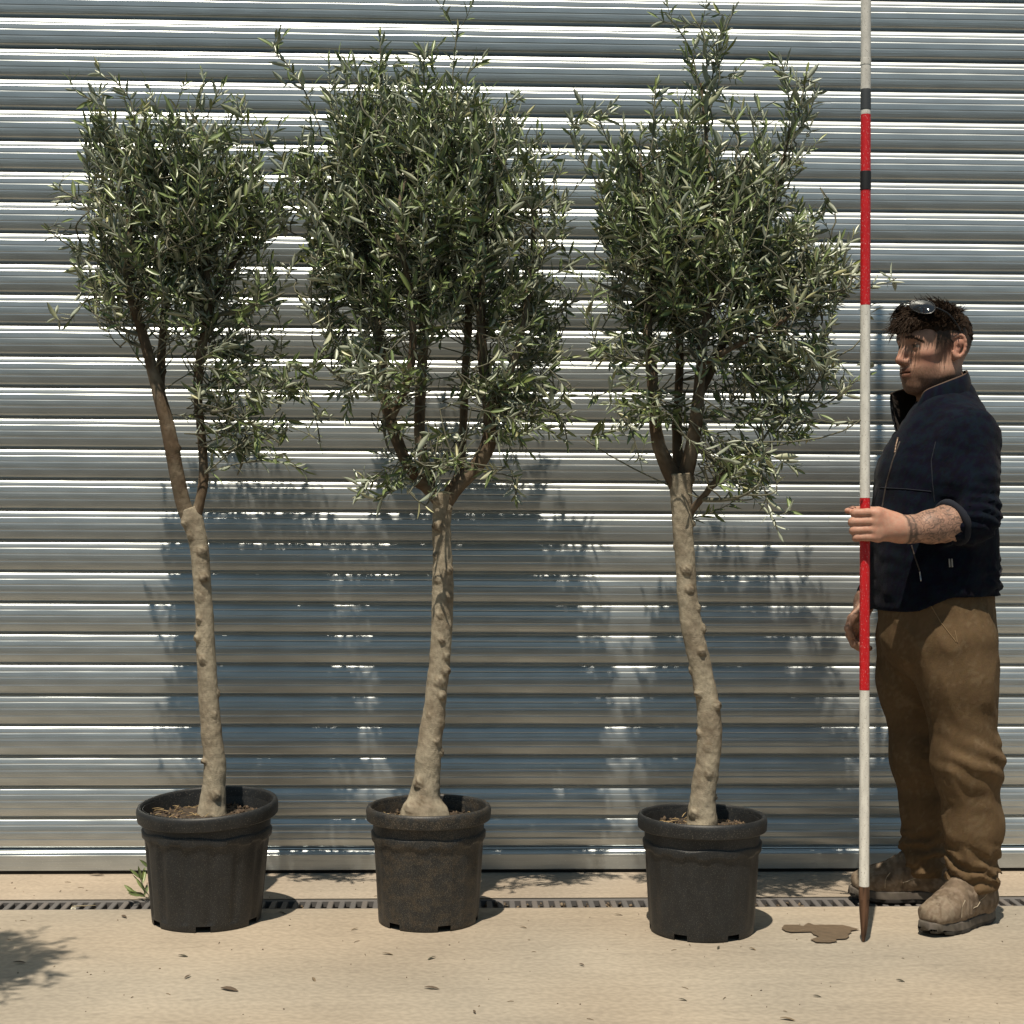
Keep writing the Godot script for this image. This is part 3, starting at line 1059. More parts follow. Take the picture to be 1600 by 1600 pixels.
func pots_and_trees() -> void:
	leaf_kinds = [leaf_mesh(0.10, 1.0), leaf_mesh(-0.06, 0.95), leaf_mesh(0.26, 1.05)]
	var behind := func(px: float, py: float, r: float) -> Vector3:
		var g := G(px, py)
		return g + Vector3(g.x - EYE.x, 0, g.z - EYE.z).normalized() * r
	var c1: Vector3 = behind.call(323, 1458, 0.147)
	var c2: Vector3 = behind.call(669, 1458, 0.136)
	var c3: Vector3 = behind.call(1096, 1474, 0.139)
	plant_pot("wide black plastic nursery pot with fluted sides and tilted rim", c1, 0.147, 0.189, 0.322, Vector3(0.06, 0, 0.045), true, M.plastic, 0.3, 0.15)
	plant_pot("black plastic nursery pot with mud-splashed brown sides", c2, 0.136, 0.170, 0.316, Vector3(0, 0, 0.0), false, M.plastic_soiled, 1.1, 0.5)
	var p3 := plant_pot("black plastic nursery pot with straw on its soil", c3, 0.139, 0.172, 0.311, Vector3(-0.01, 0, 0), false, M.plastic, 2.0, 1.0)
	# [x, y, width, dz] in pixels of the photograph; dz in metres
	var t1 := olive_tree("olive tree whose slender trunk forks low into two limbs", c1.z,
		[[331, 1270, 50, 0], [333, 1240, 37, 0], [336, 1195, 34, 0], [330, 1140, 32, 0], [324, 1060, 30, 0], [320, 970, 28, 0], [315, 900, 28, 0], [310, 850, 29, 0], [300, 812, 33, 0], [294, 795, 26, 0]],
		[[[304, 825, 26, 0], [288, 792, 24, 0], [276, 740, 23, 0.01], [264, 675, 23, 0.02], [247, 610, 20, 0.02], [232, 555, 17, 0.03], [218, 505, 16, 0.03], [204, 460, 14, 0.04], [200, 400, 12, 0.04], [203, 330, 9, 0.03], [215, 260, 6, 0.0], [225, 200, 4, 0]],
		[[303, 815, 20, 0], [312, 785, 16, 0.0], [318, 745, 15, -0.01], [315, 680, 14, -0.03], [309, 620, 14, -0.03], [313, 560, 15, -0.02], [324, 495, 15, 0.0], [326, 430, 13, 0.02], [318, 360, 9, 0.04], [310, 280, 6, 0.06], [318, 200, 4, 0.05]],
		[[250, 615, 15, 0.02], [252, 560, 14, -0.04], [258, 490, 12, -0.08], [272, 400, 9, -0.12], [262, 300, 6, -0.1]],
		[[324, 500, 10, 0.0], [350, 440, 9, -0.05], [385, 370, 7, -0.06], [410, 290, 5, -0.03]]],
		[[270, 290, 145, 125, 0.0, 0.26, 10.0], [190, 210, 60, 65, 0.0, 0.12, 1.6], [300, 200, 80, 55, 0.0, 0.15, 1.4], [380, 300, 85, 90, 0.0, 0.2, 2.6], [260, 400, 140, 90, 0.0, 0.24, 3.6], [165, 400, 75, 70, 0.0, 0.15, 1.6], [390, 470, 85, 90, 0.0, 0.2, 1.9], [390, 590, 90, 60, 0.02, 0.18, 1.2], [410, 660, 80, 50, 0.05, 0.15, 0.65], [240, 480, 90, 60, 0, 0.18, 0.8]],
		[[[[210, 190], [205, 160], [182, 128]], 0.05], [[[180, 190], [155, 165], [133, 150]], 0.05], [[[300, 180], [310, 160], [318, 130]], 0.02], [[[325, 180], [335, 155], [342, 140]], 0.0], [[[140, 330], [120, 310], [92, 296]], 0.08], [[[150, 400], [110, 385], [82, 365]], 0.05], [[[400, 230], [385, 190], [370, 168]], 0.0], [[[320, 740], [370, 725], [430, 720], [475, 735]], 0.08, 0.03], [[[430, 620], [465, 600], [490, 640], [500, 690]], 0.05, 0.022], [[[150, 450], [125, 480], [110, 500]], 0.05, 0.02]],
		95, 490, 11, 16)
	olive_tree("largest olive tree, with the densest broad crown and flared trunk base", c2.z,
		[[662, 1278, 92, 0], [663, 1262, 70, 0], [664, 1245, 50, 0], [667, 1210, 41, 0], [673, 1150, 38, 0], [680, 1100, 34, 0], [686, 1040, 32, 0], [690, 980, 33, 0], [692, 930, 35, 0], [692, 880, 31, 0], [690, 830, 29, 0], [691, 795, 29, 0], [692, 770, 36, 0]],
		[[[694, 790, 24, 0], [672, 768, 19, 0.0], [645, 738, 18, 0.02], [625, 700, 18, 0.03], [606, 640, 19, 0.04], [597, 570, 16, 0.04], [590, 500, 12, 0.03], [570, 400, 9, 0.0], [560, 300, 6, 0.0], [555, 190, 4, 0]],
		[[692, 790, 26, 0], [716, 757, 25, 0.0], [745, 728, 24, 0.0], [764, 690, 24, 0.01], [766, 650, 22, 0.02], [758, 590, 18, 0.04], [752, 520, 15, 0.04], [752, 430, 12, 0.03], [760, 330, 8, 0.0], [780, 230, 5, 0]],
		[[684, 780, 20, -0.01], [668, 740, 17, -0.06], [656, 680, 18, -0.1], [658, 600, 17, -0.12], [662, 520, 15, -0.1], [655, 430, 12, -0.06], [640, 320, 8, -0.05], [600, 180, 5, -0.03], [595, 80, 3, 0]],
		[[700, 780, 18, -0.02], [718, 735, 14, -0.06], [724, 660, 13, -0.09], [727, 580, 13, -0.1], [732, 480, 12, -0.08], [720, 380, 9, -0.05], [705, 280, 7, 0.0], [705, 150, 4, 0]],
		[[610, 655, 14, 0.04], [635, 600, 13, 0.08], [645, 540, 12, 0.1], [640, 450, 9, 0.12], [620, 350, 7, 0.14], [640, 260, 5, 0.12]],
		[[764, 660, 14, 0.02], [790, 600, 12, 0.06], [815, 520, 10, 0.08], [830, 420, 8, 0.06], [835, 320, 5, 0.03]]],
		[[670, 270, 190, 130, 0.0, 0.3, 12.0], [640, 170, 130, 80, 0.0, 0.2, 4.0], [560, 200, 90, 75, 0.0, 0.18, 2.2], [760, 210, 85, 65, 0.0, 0.18, 2.2], [670, 400, 200, 100, 0.0, 0.3, 8.0], [520, 330, 90, 100, 0.0, 0.2, 3.2], [465, 240, 50, 45, 0.0, 0.12, 0.9], [830, 330, 60, 90, 0.0, 0.2, 2.0], [835, 470, 65, 80, 0.0, 0.2, 2.0], [530, 470, 80, 90, 0.0, 0.2, 2.2], [580, 570, 85, 70, 0.05, 0.22, 1.2], [825, 590, 75, 70, 0.05, 0.2, 1.7], [800, 670, 60, 40, 0.08, 0.15, 0.7], [650, 705, 80, 40, 0.1, 0.12, 0.5], [600, 750, 55, 30, 0.1, 0.1, 0.3]],
		[[[[600, 170], [596, 120], [594, 60]], 0.0], [[[570, 150], [560, 120], [555, 100]], 0.05], [[[705, 160], [708, 110], [714, 50]], 0.0], [[[665, 150], [662, 110], [663, 80]], 0.05], [[[735, 180], [728, 130], [735, 105]], 0.05], [[[500, 200], [475, 140], [447, 98]], 0.05, 0.024], [[[770, 200], [785, 170], [800, 155]], 0.0], [[[840, 290], [855, 260], [875, 238]], 0.0], [[[620, 760], [590, 780], [560, 770]], 0.12, 0.022], [[[640, 770], [665, 790], [680, 760]], 0.14, 0.02], [[[770, 740], [800, 745], [806, 775]], 0.05, 0.02], [[[860, 640], [880, 660], [886, 690]], 0.08, 0.02], [[[650, 720], [690, 735], [730, 700]], 0.16, 0.018]],
		140, 860, 23, 24)
	olive_tree("olive tree with tall upright shoots above its crown, beside the pole", c3.z,
		[[1096, 1294, 58, 0], [1097, 1272, 46, 0], [1099, 1240, 39, 0], [1106, 1190, 38, 0], [1109, 1140, 38, 0], [1104, 1090, 36, 0], [1094, 1040, 34, 0], [1082, 985, 34, 0], [1074, 930, 32, 0], [1070, 870, 31, 0], [1066, 810, 32, 0], [1064, 770, 34, 0], [1062, 740, 40, 0]],
		[[[1060, 760, 30, 0], [1042, 725, 25, 0.0], [1028, 690, 21, 0.01], [1022, 640, 19, 0.02], [1018, 570, 17, 0.03], [1011, 505, 15, 0.03], [1015, 430, 12, 0.02], [1005, 340, 8, 0.0], [1000, 240, 5, 0]],
		[[1068, 755, 26, 0], [1078, 715, 24, 0.01], [1086, 670, 21, 0.03], [1092, 610, 18, 0.05], [1098, 540, 15, 0.06], [1110, 450, 12, 0.05], [1118, 350, 9, 0.03], [1105, 230, 6, 0.0], [1095, 130, 4, 0]],
		[[1062, 740, 18, -0.02], [1058, 690, 16, -0.05], [1060, 620, 14, -0.08], [1062, 540, 13, -0.1], [1055, 440, 10, -0.1], [1060, 330, 7, -0.08], [1040, 220, 4, -0.05]],
		[[1092, 620, 14, 0.04], [1120, 560, 13, 0.0], [1150, 490, 12, -0.04], [1185, 410, 9, -0.05], [1210, 310, 7, -0.03], [1235, 200, 4, 0]],
		[[1078, 800, 13, 0.0], [1100, 775, 10, 0.04], [1125, 745, 8, 0.06], [1155, 720, 6, 0.08]],
		[[1095, 570, 10, 0.05], [1150, 540, 9, 0.1], [1210, 510, 7, 0.12], [1260, 470, 5, 0.1]]],
		[[1090, 330, 165, 120, 0.0, 0.28, 10.0], [1020, 260, 90, 75, 0.0, 0.2, 3.0], [1190, 250, 75, 60, 0.0, 0.18, 2.2], [1090, 210, 80, 60, 0.0, 0.15, 1.4], [1100, 430, 190, 90, 0.0, 0.28, 7.0], [1230, 380, 95, 85, 0.0, 0.2, 3.0], [980, 400, 65, 100, 0.0, 0.18, 1.7], [1290, 440, 55, 60, 0.0, 0.15, 1.3], [1200, 540, 120, 70, 0.02, 0.2, 2.6], [990, 520, 70, 60, 0.02, 0.15, 0.9], [1200, 640, 110, 55, 0.05, 0.15, 1.5], [1175, 730, 70, 55, 0.08, 0.14, 1.1], [1010, 650, 55, 40, 0.08, 0.1, 0.5], [945, 590, 40, 40, 0.05, 0.1, 0.35], [1290, 590, 45, 50, 0.05, 0.12, 0.5]],
		[[[[1098, 220], [1092, 150], [1080, 80], [1052, 36]], 0.0], [[[1100, 210], [1105, 130], [1100, 60], [1088, 34]], 0.02], [[[1105, 180], [1115, 110], [1130, 55], [1146, 18]], 0.0], [[[1110, 170], [1125, 120], [1120, 100]], 0.02], [[[1225, 240], [1235, 180], [1228, 130], [1222, 100]], 0.0], [[[1235, 230], [1250, 170], [1260, 115]], 0.02], [[[1240, 220], [1262, 180], [1274, 150]], 0.0], [[[1150, 250], [1155, 210], [1142, 180]], 0.05], [[[1180, 240], [1178, 205], [1172, 180]], 0.03], [[[930, 280], [905, 240], [895, 190]], 0.05, 0.02], [[[960, 240], [945, 210], [938, 190]], 0.02], [[[1020, 220], [1022, 170], [1024, 140]], 0.03], [[[1280, 480], [1320, 455], [1365, 445]], 0.02, 0.018], [[[1190, 740], [1200, 790], [1215, 828]], 0.1, 0.02], [[[960, 640], [985, 670], [1000, 720]], 0.12, 0.018], [[[1270, 640], [1310, 620], [1330, 600]], 0.05, 0.02]],
		115, 690, 37, 18)
	# the tree and pot just outside the picture whose crown shades the ground at its edge
	var at := Vector3(-1.60, 0, 1.70)
	var p4 := p3.duplicate()
	p4.name = numbered("plant_pot")
	add_child(p4)
	p4.position = at
	p4.set_meta("label", "black plastic nursery pot standing apart in front of the row of trees")
	var t4 := t1.duplicate()
	t4.name = numbered("olive_tree")
	add_child(t4)
	t4.position = at + Vector3(0.02, t1.position.y, 0)
	t4.rotation.y = 2.4
	t4.set_meta("label", "olive tree standing apart in front of the row, shading the concrete")

# ---------------------------------------------------------------- pole
var pole_at: Vector3

func surveying_pole() -> void:
	rng.seed = 404
	pole_at = G(1350, 1472)
	var o := thing("ranging_pole", "tall red and white banded surveying pole with rusty pointed foot", "pole", pole_at)
	var upper := W(1353, 0, pole_at.z) - pole_at
	var ax := Vector3(upper.x / upper.y, 1.0, 0.0)
	var paint := func(base: Color, wear: Color, s: float) -> StandardMaterial3D:
		var f := func(x: int, y: int) -> Color:
			var c := base.linear_to_srgb()
			c = c * (1.0 + 0.05 * noise.get_noise_2d(x * 0.05 + s, y * 0.02))
			if noise.get_noise_2d(x * 0.12 + s, y * 0.16 + s) + 0.5 * noise.get_noise_2d(x * 0.4 + s, y * 0.4) > 0.86: c = wear.linear_to_srgb()
			elif noise.get_noise_2d(x * 0.3 - s, y * 0.09 + s) > 0.70: c = c.lerp(wear.linear_to_srgb(), 0.35)
			return c
		var m := mat(Color(1, 1, 1), 0.38)
		m.albedo_texture = tex(gray_image(128, 512, f))
		return m
	var white: Material = paint.call(Color(0.72, 0.70, 0.64), Color(0.36, 0.33, 0.28), 3.0)
	var red: Material = paint.call(Color(0.55, 0.012, 0.016), Color(0.75, 0.45, 0.42), 31.0)
	var worn: Material = paint.call(Color(0.62, 0.60, 0.55), Color(0.25, 0.23, 0.2), 57.0)
	var dark := mat(Color(0.05, 0.055, 0.06), 0.5)
	var black := mat(Color(0.012, 0.012, 0.014), 0.55)
	var r := 0.0131
	var ring := func(called: String, y0: float, y1: float, rad: float, m: Material):
		var V := PackedVector3Array()
		var I := PackedInt32Array()
		var U := PackedVector2Array()
		var rows := [[y0, rad - 0.0008], [y0 + 0.0008, rad], [y1 - 0.0008, rad], [y1, rad - 0.0008]]
		var segs := 28
		for q in rows:
			for k in segs + 1:
				var a := TAU * k / segs
				V.append(ax * q[0] + Vector3(cos(a) * q[1], 0, sin(a) * q[1]))
				U.append(Vector2(float(k) / segs, q[0] * 1.9))
		for i in 3:
			for k in segs:
				var q := i * (segs + 1) + k
				I.append_array([q, q + segs + 1, q + 1, q + 1, q + segs + 1, q + segs + 2])
		part(called, build(V, I, PackedVector3Array(), PackedColorArray(), U), m, o)
	ring.call("white_band", 0.146, 0.659, r, white)
	ring.call("red_band", 0.659, 1.161, r, red)
	ring.call("white_band", 1.161, 1.665, r, white)
	ring.call("red_band", 1.665, 2.163, r, red)
	ring.call("tape_wrap", 1.966, 2.015, r + 0.0012, black)
	ring.call("white_ring", 2.163, 2.176, r - 0.0006, white)
	ring.call("joint_sleeve", 2.176, 2.229, r + 0.0004, dark)
	ring.call("white_band", 2.229, 2.73, r, worn)
	ring.call("joint_collar", 2.292, 2.31, r + 0.0008, worn)
	ring.call("red_band", 2.73, 3.23, r, red)
	ring.call("white_band", 3.23, 3.62, r, white)
	# rusty steel shoe, slightly worn to one side
	var V := PackedVector3Array()
	var I := PackedInt32Array()
	var C := PackedColorArray()
	var rows := [[0.0, 0.0015, -0.002], [0.004, 0.004, -0.0015], [0.02, 0.0068, -0.001], [0.045, 0.0095, 0], [0.085, 0.0125, 0], [0.112, 0.0132, 0], [0.114, 0.0138, 0], [0.146, 0.0138, 0], [0.1465, 0.012, 0]]
	for q in rows:
		for k in 20:
			var a := TAU * k / 20
			var p: Vector3 = ax * q[0] + Vector3(cos(a) * q[1] + q[2], 0, sin(a) * q[1])
			V.append(p)
			C.append(Color(0.11, 0.06, 0.035) * (1.1 + 0.8 * n3(p + pole_at, 90.0) + 0.5 * n3(p, 210.0)))
	for i in rows.size() - 1:
		for k in 20:
			var q := i * 20 + k
			var q1 := i * 20 + (k + 1) % 20
			I.append_array([q, q + 20, q1, q1, q + 20, q1 + 20])
	var sm := vmat(0.7)
	sm.metallic = 0.4
	part("steel_shoe", build(V, I, PackedVector3Array(), C), sm, o)

#<PERSON>
# ---------------------------------------------------------------- person
const ZB := 0.53
const SKIN := Color(0.42, 0.245, 0.175)

func person() -> void:
	rng.seed = 909
	var o := MeshInstance3D.new()
	o.name = numbered("person")
	add_child(o)
	tag(o, "man in dark navy fleece and brown work trousers gripping the banded pole", "person")
	var id := Transform3D.IDENTITY
	var head := Transform3D(Basis(), Vector3.ZERO)
	# head space: x forward, y up, z towards his left ear
	var ang := deg_to_rad(21.0)
	var fwd := Vector3(-cos(ang), -0.03, sin(ang)).normalized()
	var lft := Vector3.UP.cross(fwd).normalized()
	var upv := fwd.cross(lft) * -1.0
	if upv.y < 0: upv = -upv
	head = Transform3D(Basis(fwd, upv, lft) * Basis.from_scale(Vector3.ONE * 1.055), W(1459, 546, ZB))
	net_begin()
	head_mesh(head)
	# trunk under the clothes
	var body := Field.new()
	body.k = 0.06
	for s in [-0.06, 0.06]:
		body.chain([[W(1470, 690, ZB + s), 0.10], [W(1461, 800, ZB + s), 0.12], [W(1460, 960, ZB + s), 0.12]])
	body.chain([[W(1468, 600, ZB), 0.055], [W(1476, 660, ZB), 0.065]])
	body.cone(W(1485, 680, ZB - 0.15), W(1495, 680, ZB + 0.16), 0.05, 0.05)
	body.chain([[W(1496, 1010, 0.66), 0.075], [W(1512, 1195, 0.65), 0.055], [W(1521, 1385, 0.635), 0.03], [W(1521, 1405, 0.635), 0.028]])
	body.chain([[W(1425, 1010, 0.42), 0.075], [W(1440, 1190, 0.40), 0.055], [W(1444, 1345, 0.38), 0.03], [W(1444, 1370, 0.38), 0.028]])
	body.chain([[W(1507, 695, 0.72), 0.055], [W(1512, 808, 0.76), 0.045]])
	body.chain([[W(1475, 700, 0.36), 0.055], [W(1428, 840, 0.32), 0.045], [W(1385, 890, 0.33), 0.04]])
	net(body, Vector3(0.95, 0.02, 0.2), Vector3(1.7, 1.5, 0.9), 0.022, id, func(_p): return SKIN)
	near_hand()
	far_hand()
	o.mesh = net_mesh()
	o.material_override = M.skin
	hair(head, o)
	jacket(o)
	trousers(o)
	boots(o)
	sunglasses(head)

func head_mesh(head: Transform3D) -> void:
	var f := Field.new()
	f.k = 0.022
	f.margin = 0.006
	f.ell(Vector3(-0.012, 0.030, 0), Vector3(0.097, 0.086, 0.075))
	f.cone(Vector3(0.042, 0.016, 0), Vector3(0.046, -0.062, 0), 0.056, 0.042)
	f.cone(Vector3(0.078, 0.026, -0.026), Vector3(0.078, 0.026, 0.026), 0.0155, 0.0155)
	for s in [-1.0, 1.0]:
		f.cone(Vector3(-0.010, -0.038, s * 0.052), Vector3(-0.004, -0.066, s * 0.048), 0.019, 0.017)
		f.cone(Vector3(-0.004, -0.066, s * 0.048), Vector3(0.062, -0.098, s * 0.017), 0.018, 0.017)
		f.ell(Vector3(0.056, -0.016, s * 0.042), Vector3(0.024, 0.017, 0.02))
		f.ell(Vector3(0.050, -0.060, s * 0.034), Vector3(0.03, 0.03, 0.02))
	f.ell(Vector3(0.070, -0.097, 0), Vector3(0.021, 0.018, 0.022))
	f.ell(Vector3(0.078, -0.064, 0), Vector3(0.016, 0.024, 0.026))
	f.cone(Vector3(-0.022, -0.05, 0), Vector3(-0.042, -0.17, 0), 0.053, 0.061)
	f.cone(Vector3(0.02, -0.09, 0), Vector3(-0.01, -0.17, 0), 0.035, 0.05)
	# nose, lips
	var nose := Field.new()
	nose.k = 0.008
	nose.chain([[Vector3(0.089, 0.016, 0), 0.0085], [Vector3(0.100, -0.008, 0), 0.0092], [Vector3(0.1125, -0.030, 0), 0.0108]])
	for s in [-1.0, 1.0]:
		nose.ball(Vector3(0.1005, -0.035, s * 0.0115), 0.0082)
		nose.cone(Vector3(0.0905, -0.0575, s * 0.016), Vector3(0.0968, -0.0565, s * 0.003), 0.0045, 0.0062)
		nose.cone(Vector3(0.0885, -0.0690, s * 0.015), Vector3(0.0945, -0.0705, 0), 0.0048, 0.0072)
	var na := nose.all()
	# outer ears
	var ear := Field.new()
	ear.k = 0.006
	for s in [-1.0, 1.0]:
		var rim := []
		for i in 12:
			var a := deg_to_rad(lerpf(-150.0, 130.0, i / 11.0))
			var e := Vector3(-0.018 - 0.0165 * cos(a) * -1.0 * -1.0, 0.002 + 0.029 * sin(a), 0.0)
			e.x = -0.016 - 0.0175 * cos(a) + 0.12 * (e.y - 0.002)* -1.0
			e.z = s * (0.0765 + 0.011 * (0.5 + 0.5 * cos(a)))
			rim.append([e, 0.0036])
		ear.chain(rim)
		ear.cone(Vector3(-0.020, 0.010, s * 0.0755), Vector3(-0.010, -0.020, s * 0.0735), 0.012, 0.008)
		ear.ball(Vector3(-0.007, -0.030, s * 0.0755), 0.0065)
	var ea := ear.all()
	f.tweak = func(p: Vector3, d: float) -> float:
		if p.x > 0.06:
			var e := nose.at(p, na)
			var h := maxf(0.009 - absf(d - e), 0.0) / 0.009
			d = minf(d, e) - h * h * 0.009 * 0.25
			# eye sockets, eyeballs, the line of the mouth
			for s in [-1.0, 1.0]:
				var so: float = (p - Vector3(0.097, 0.006, s * 0.032)).length() - 0.0165
				h = maxf(0.012 - absf(d + so), 0.0) / 0.012
				d = maxf(d, -so) + h * h * 0.012 * 0.25
				var ey: float = (p - Vector3(0.0755, 0.004, s * 0.031)).length() - 0.0122
				d = minf(d, ey)
				var lid: float = absf((p - Vector3(0.0755, 0.004, s * 0.031)).length() - 0.0127) - 0.0014
				if p.y > 0.0075 or p.y < -0.001: d = minf(d, lid)
			var mo := Vector2(p.y + 0.0632 + 0.1 * absf(p.z) * 0.3, maxf(absf(p.z) - 0.021, 0.0)).length()
			if p.x > 0.08: d = maxf(d, -(mo - 0.0013))
			for s in [-1.0, 1.0]:
				d = maxf(d, -((p - Vector3(0.101, -0.0405, s * 0.006)).length() - 0.0038))
		if absf(p.z) > 0.058 and p.x < 0.03:
			var e := ear.at(p, ea)
			var h := maxf(0.005 - absf(d - e), 0.0) / 0.005
			d = minf(d, e) - h * h * 0.005 * 0.25
			d = maxf(d, -((p - Vector3(-0.012, -0.002, signf(p.z) * 0.089)).length() - 0.0085))
		return d
	f.margin = 0.004
	f.extras = [nose, ear]
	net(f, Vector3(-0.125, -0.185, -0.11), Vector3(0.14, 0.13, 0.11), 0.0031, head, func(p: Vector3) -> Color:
		var c := SKIN
		c = c * (1.0 + 0.10 * n3(p, 60.0) + 0.06 * n3(p, 190.0))
		# ruddy cheeks, nose and ears
		var red := exp(-(p - Vector3(0.06, -0.03, 0.05)).length_squared() / 0.0006) + exp(-(p - Vector3(0.112, -0.03, 0)).length_squared() / 0.0003) + exp(-(p - Vector3(-0.015, 0.0, 0.085)).length_squared() / 0.0009)
		c = c.lerp(Color(0.46, 0.16, 0.11), clampf(red * 0.45, 0, 0.5))
		# lips
		if p.x > 0.082 and absf(p.z) < 0.022 and p.y > -0.077 and p.y < -0.0515: c = c.lerp(Color(0.33, 0.11, 0.09), 0.65)
		# eyes
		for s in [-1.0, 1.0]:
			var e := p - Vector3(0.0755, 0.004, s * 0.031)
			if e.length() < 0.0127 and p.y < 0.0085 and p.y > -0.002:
				c = Color(0.26, 0.22, 0.19)  # eye whites toned down, shade painted into their colour
				if Vector2(e.y, e.z - 0.001).length() < 0.0056: c = Color(0.04, 0.03, 0.02)
			elif absf(e.length() - 0.0135) < 0.002 and p.y > 0.006 and p.y < 0.0105: c = Color(0.06, 0.035, 0.025)
			# brows
			var bw := Vector2(p.y - (0.0285 - 0.9 * maxf(absf(p.z) - 0.035, 0.0)), 0.0).length()
			if p.x > 0.045 and absf(p.z) > 0.010 and absf(p.z) < 0.052 and bw < 0.0042 + 0.002 * n3(p, 330.0): c = c.lerp(Color(0.03, 0.018, 0.012), 0.85)
		# stubble along the jaw and upper lip
		var jaw := smoothstep(-0.035, -0.065, p.y + 0.35 * maxf(0.035 - p.x, -0.02) * (1.0 if p.x < 0.035 else 0.4)) * smoothstep(-0.135, -0.115, p.y) * smoothstep(-0.035, -0.005, p.x)
		if p.x > 0.08 and p.y > -0.052: jaw = 0.35 if p.y < -0.044 and p.x < 0.1 else 0.0
		var grain := 0.5 + 0.5 * n3(p, 420.0)
		c = c.lerp(Color(0.10, 0.055, 0.035), clampf(jaw * (0.42 + 0.5 * grain), 0.0, 0.8))
		# clipped hair at the sides and back
		var side := smoothstep(-0.055, 0.03, p.y - 0.35 * minf(p.x, 0.0) * 0.3) * smoothstep(0.052, 0.036, p.x)
		var ear_zone := absf(p.z) > 0.074 and p.y < 0.035 and p.x > -0.042 and p.x < 0.008
		if not ear_zone: c = c.lerp(Color(0.03, 0.019, 0.013), clampf(side * (0.75 + 0.5 * grain), 0.0, 0.96))
		return c)

func hair(head: Transform3D, o: Node) -> void:
	# thick top hair as a cap with locks, swept forwards to a fringe
	var f := Field.new()
	f.k = 0.02
	f.margin = 0.022
	f.ell(Vector3(-0.010, 0.040, 0), Vector3(0.100, 0.080, 0.077))
	f.cone(Vector3(0.055, 0.082, -0.03), Vector3(0.055, 0.082, 0.03), 0.031, 0.031)
	f.cone(Vector3(0.086, 0.060, -0.035), Vector3(0.088, 0.060, 0.035), 0.018, 0.018)
	f.cone(Vector3(0.0, 0.090, -0.02), Vector3(0.0, 0.090, 0.02), 0.029, 0.029)
	f.tweak = func(p: Vector3, d: float) -> float:
		d += 0.006 * n3(p * Vector3(0.6, 1, 1.4), 75.0) + 0.003 * n3(p, 170.0)
		# lower edge: over the ears at the sides, fringe in front
		var edge := 0.042
		if p.x > 0.04: edge = 0.040 + 0.010 * n3(Vector3(p.z, 0, 0), 90.0)
		if p.x < -0.05: edge = lerpf(0.05, 0.0, clampf((-0.05 - p.x) / 0.04, 0, 1))
		return maxf(d, edge - p.y)
	net_begin()
	net(f, Vector3(-0.13, -0.02, -0.1), Vector3(0.13, 0.16, 0.1), 0.0042, head, func(_p): return Color(1, 1, 1))
	var V := NV.duplicate()
	var I := NI.duplicate()
	var act := f.all()
	for i in 2600:
		var d := Vector3(rng.randfn(), absf(rng.randfn()) + 0.1, rng.randfn()).normalized()
		var p := Vector3(-0.008, 0.038, 0) + d * Vector3(0.096, 0.075, 0.073)
		if p.y < 0.055 + (0.035 if p.x < -0.03 else 0.0): continue
		var sw := Vector3(1.0, 0.15 - 1.6 * smoothstep(0.045, 0.09, p.x), d.z * 0.7)
		if p.x < -0.02: sw = Vector3(0.25, -0.1, d.z * 0.3) + Vector3(rng.randfn(), 0, rng.randfn()) * 0.45
		sw += Vector3(rng.randfn(), rng.randfn(), rng.randfn()) * 0.3
		var L := rng.randf_range(0.018, 0.042)
		var path := []
		if p.x < -0.02: L *= 0.6
		elif p.x > 0.06: L *= 1.25
		var q := p + d * 0.008
		var dir := (d * 0.45 + sw * 0.8).normalized()
		for k in 5:
			path.append([q, lerpf(0.0014, 0.0004, k / 4.0)])
			q += dir * L * 0.25
			dir = (dir + sw * 0.35 + Vector3(0, -0.16, 0)).normalized()
			var e := f.full(q) if k < 4 else 0.0
			if e < -0.002: q += d * minf(-e, 0.01) * 0.8
		for pt in path: pt[0] = head * pt[0]
		add_tube(V, I, path, 3, false)
	part("hair", build(V, I), M.hair, o)

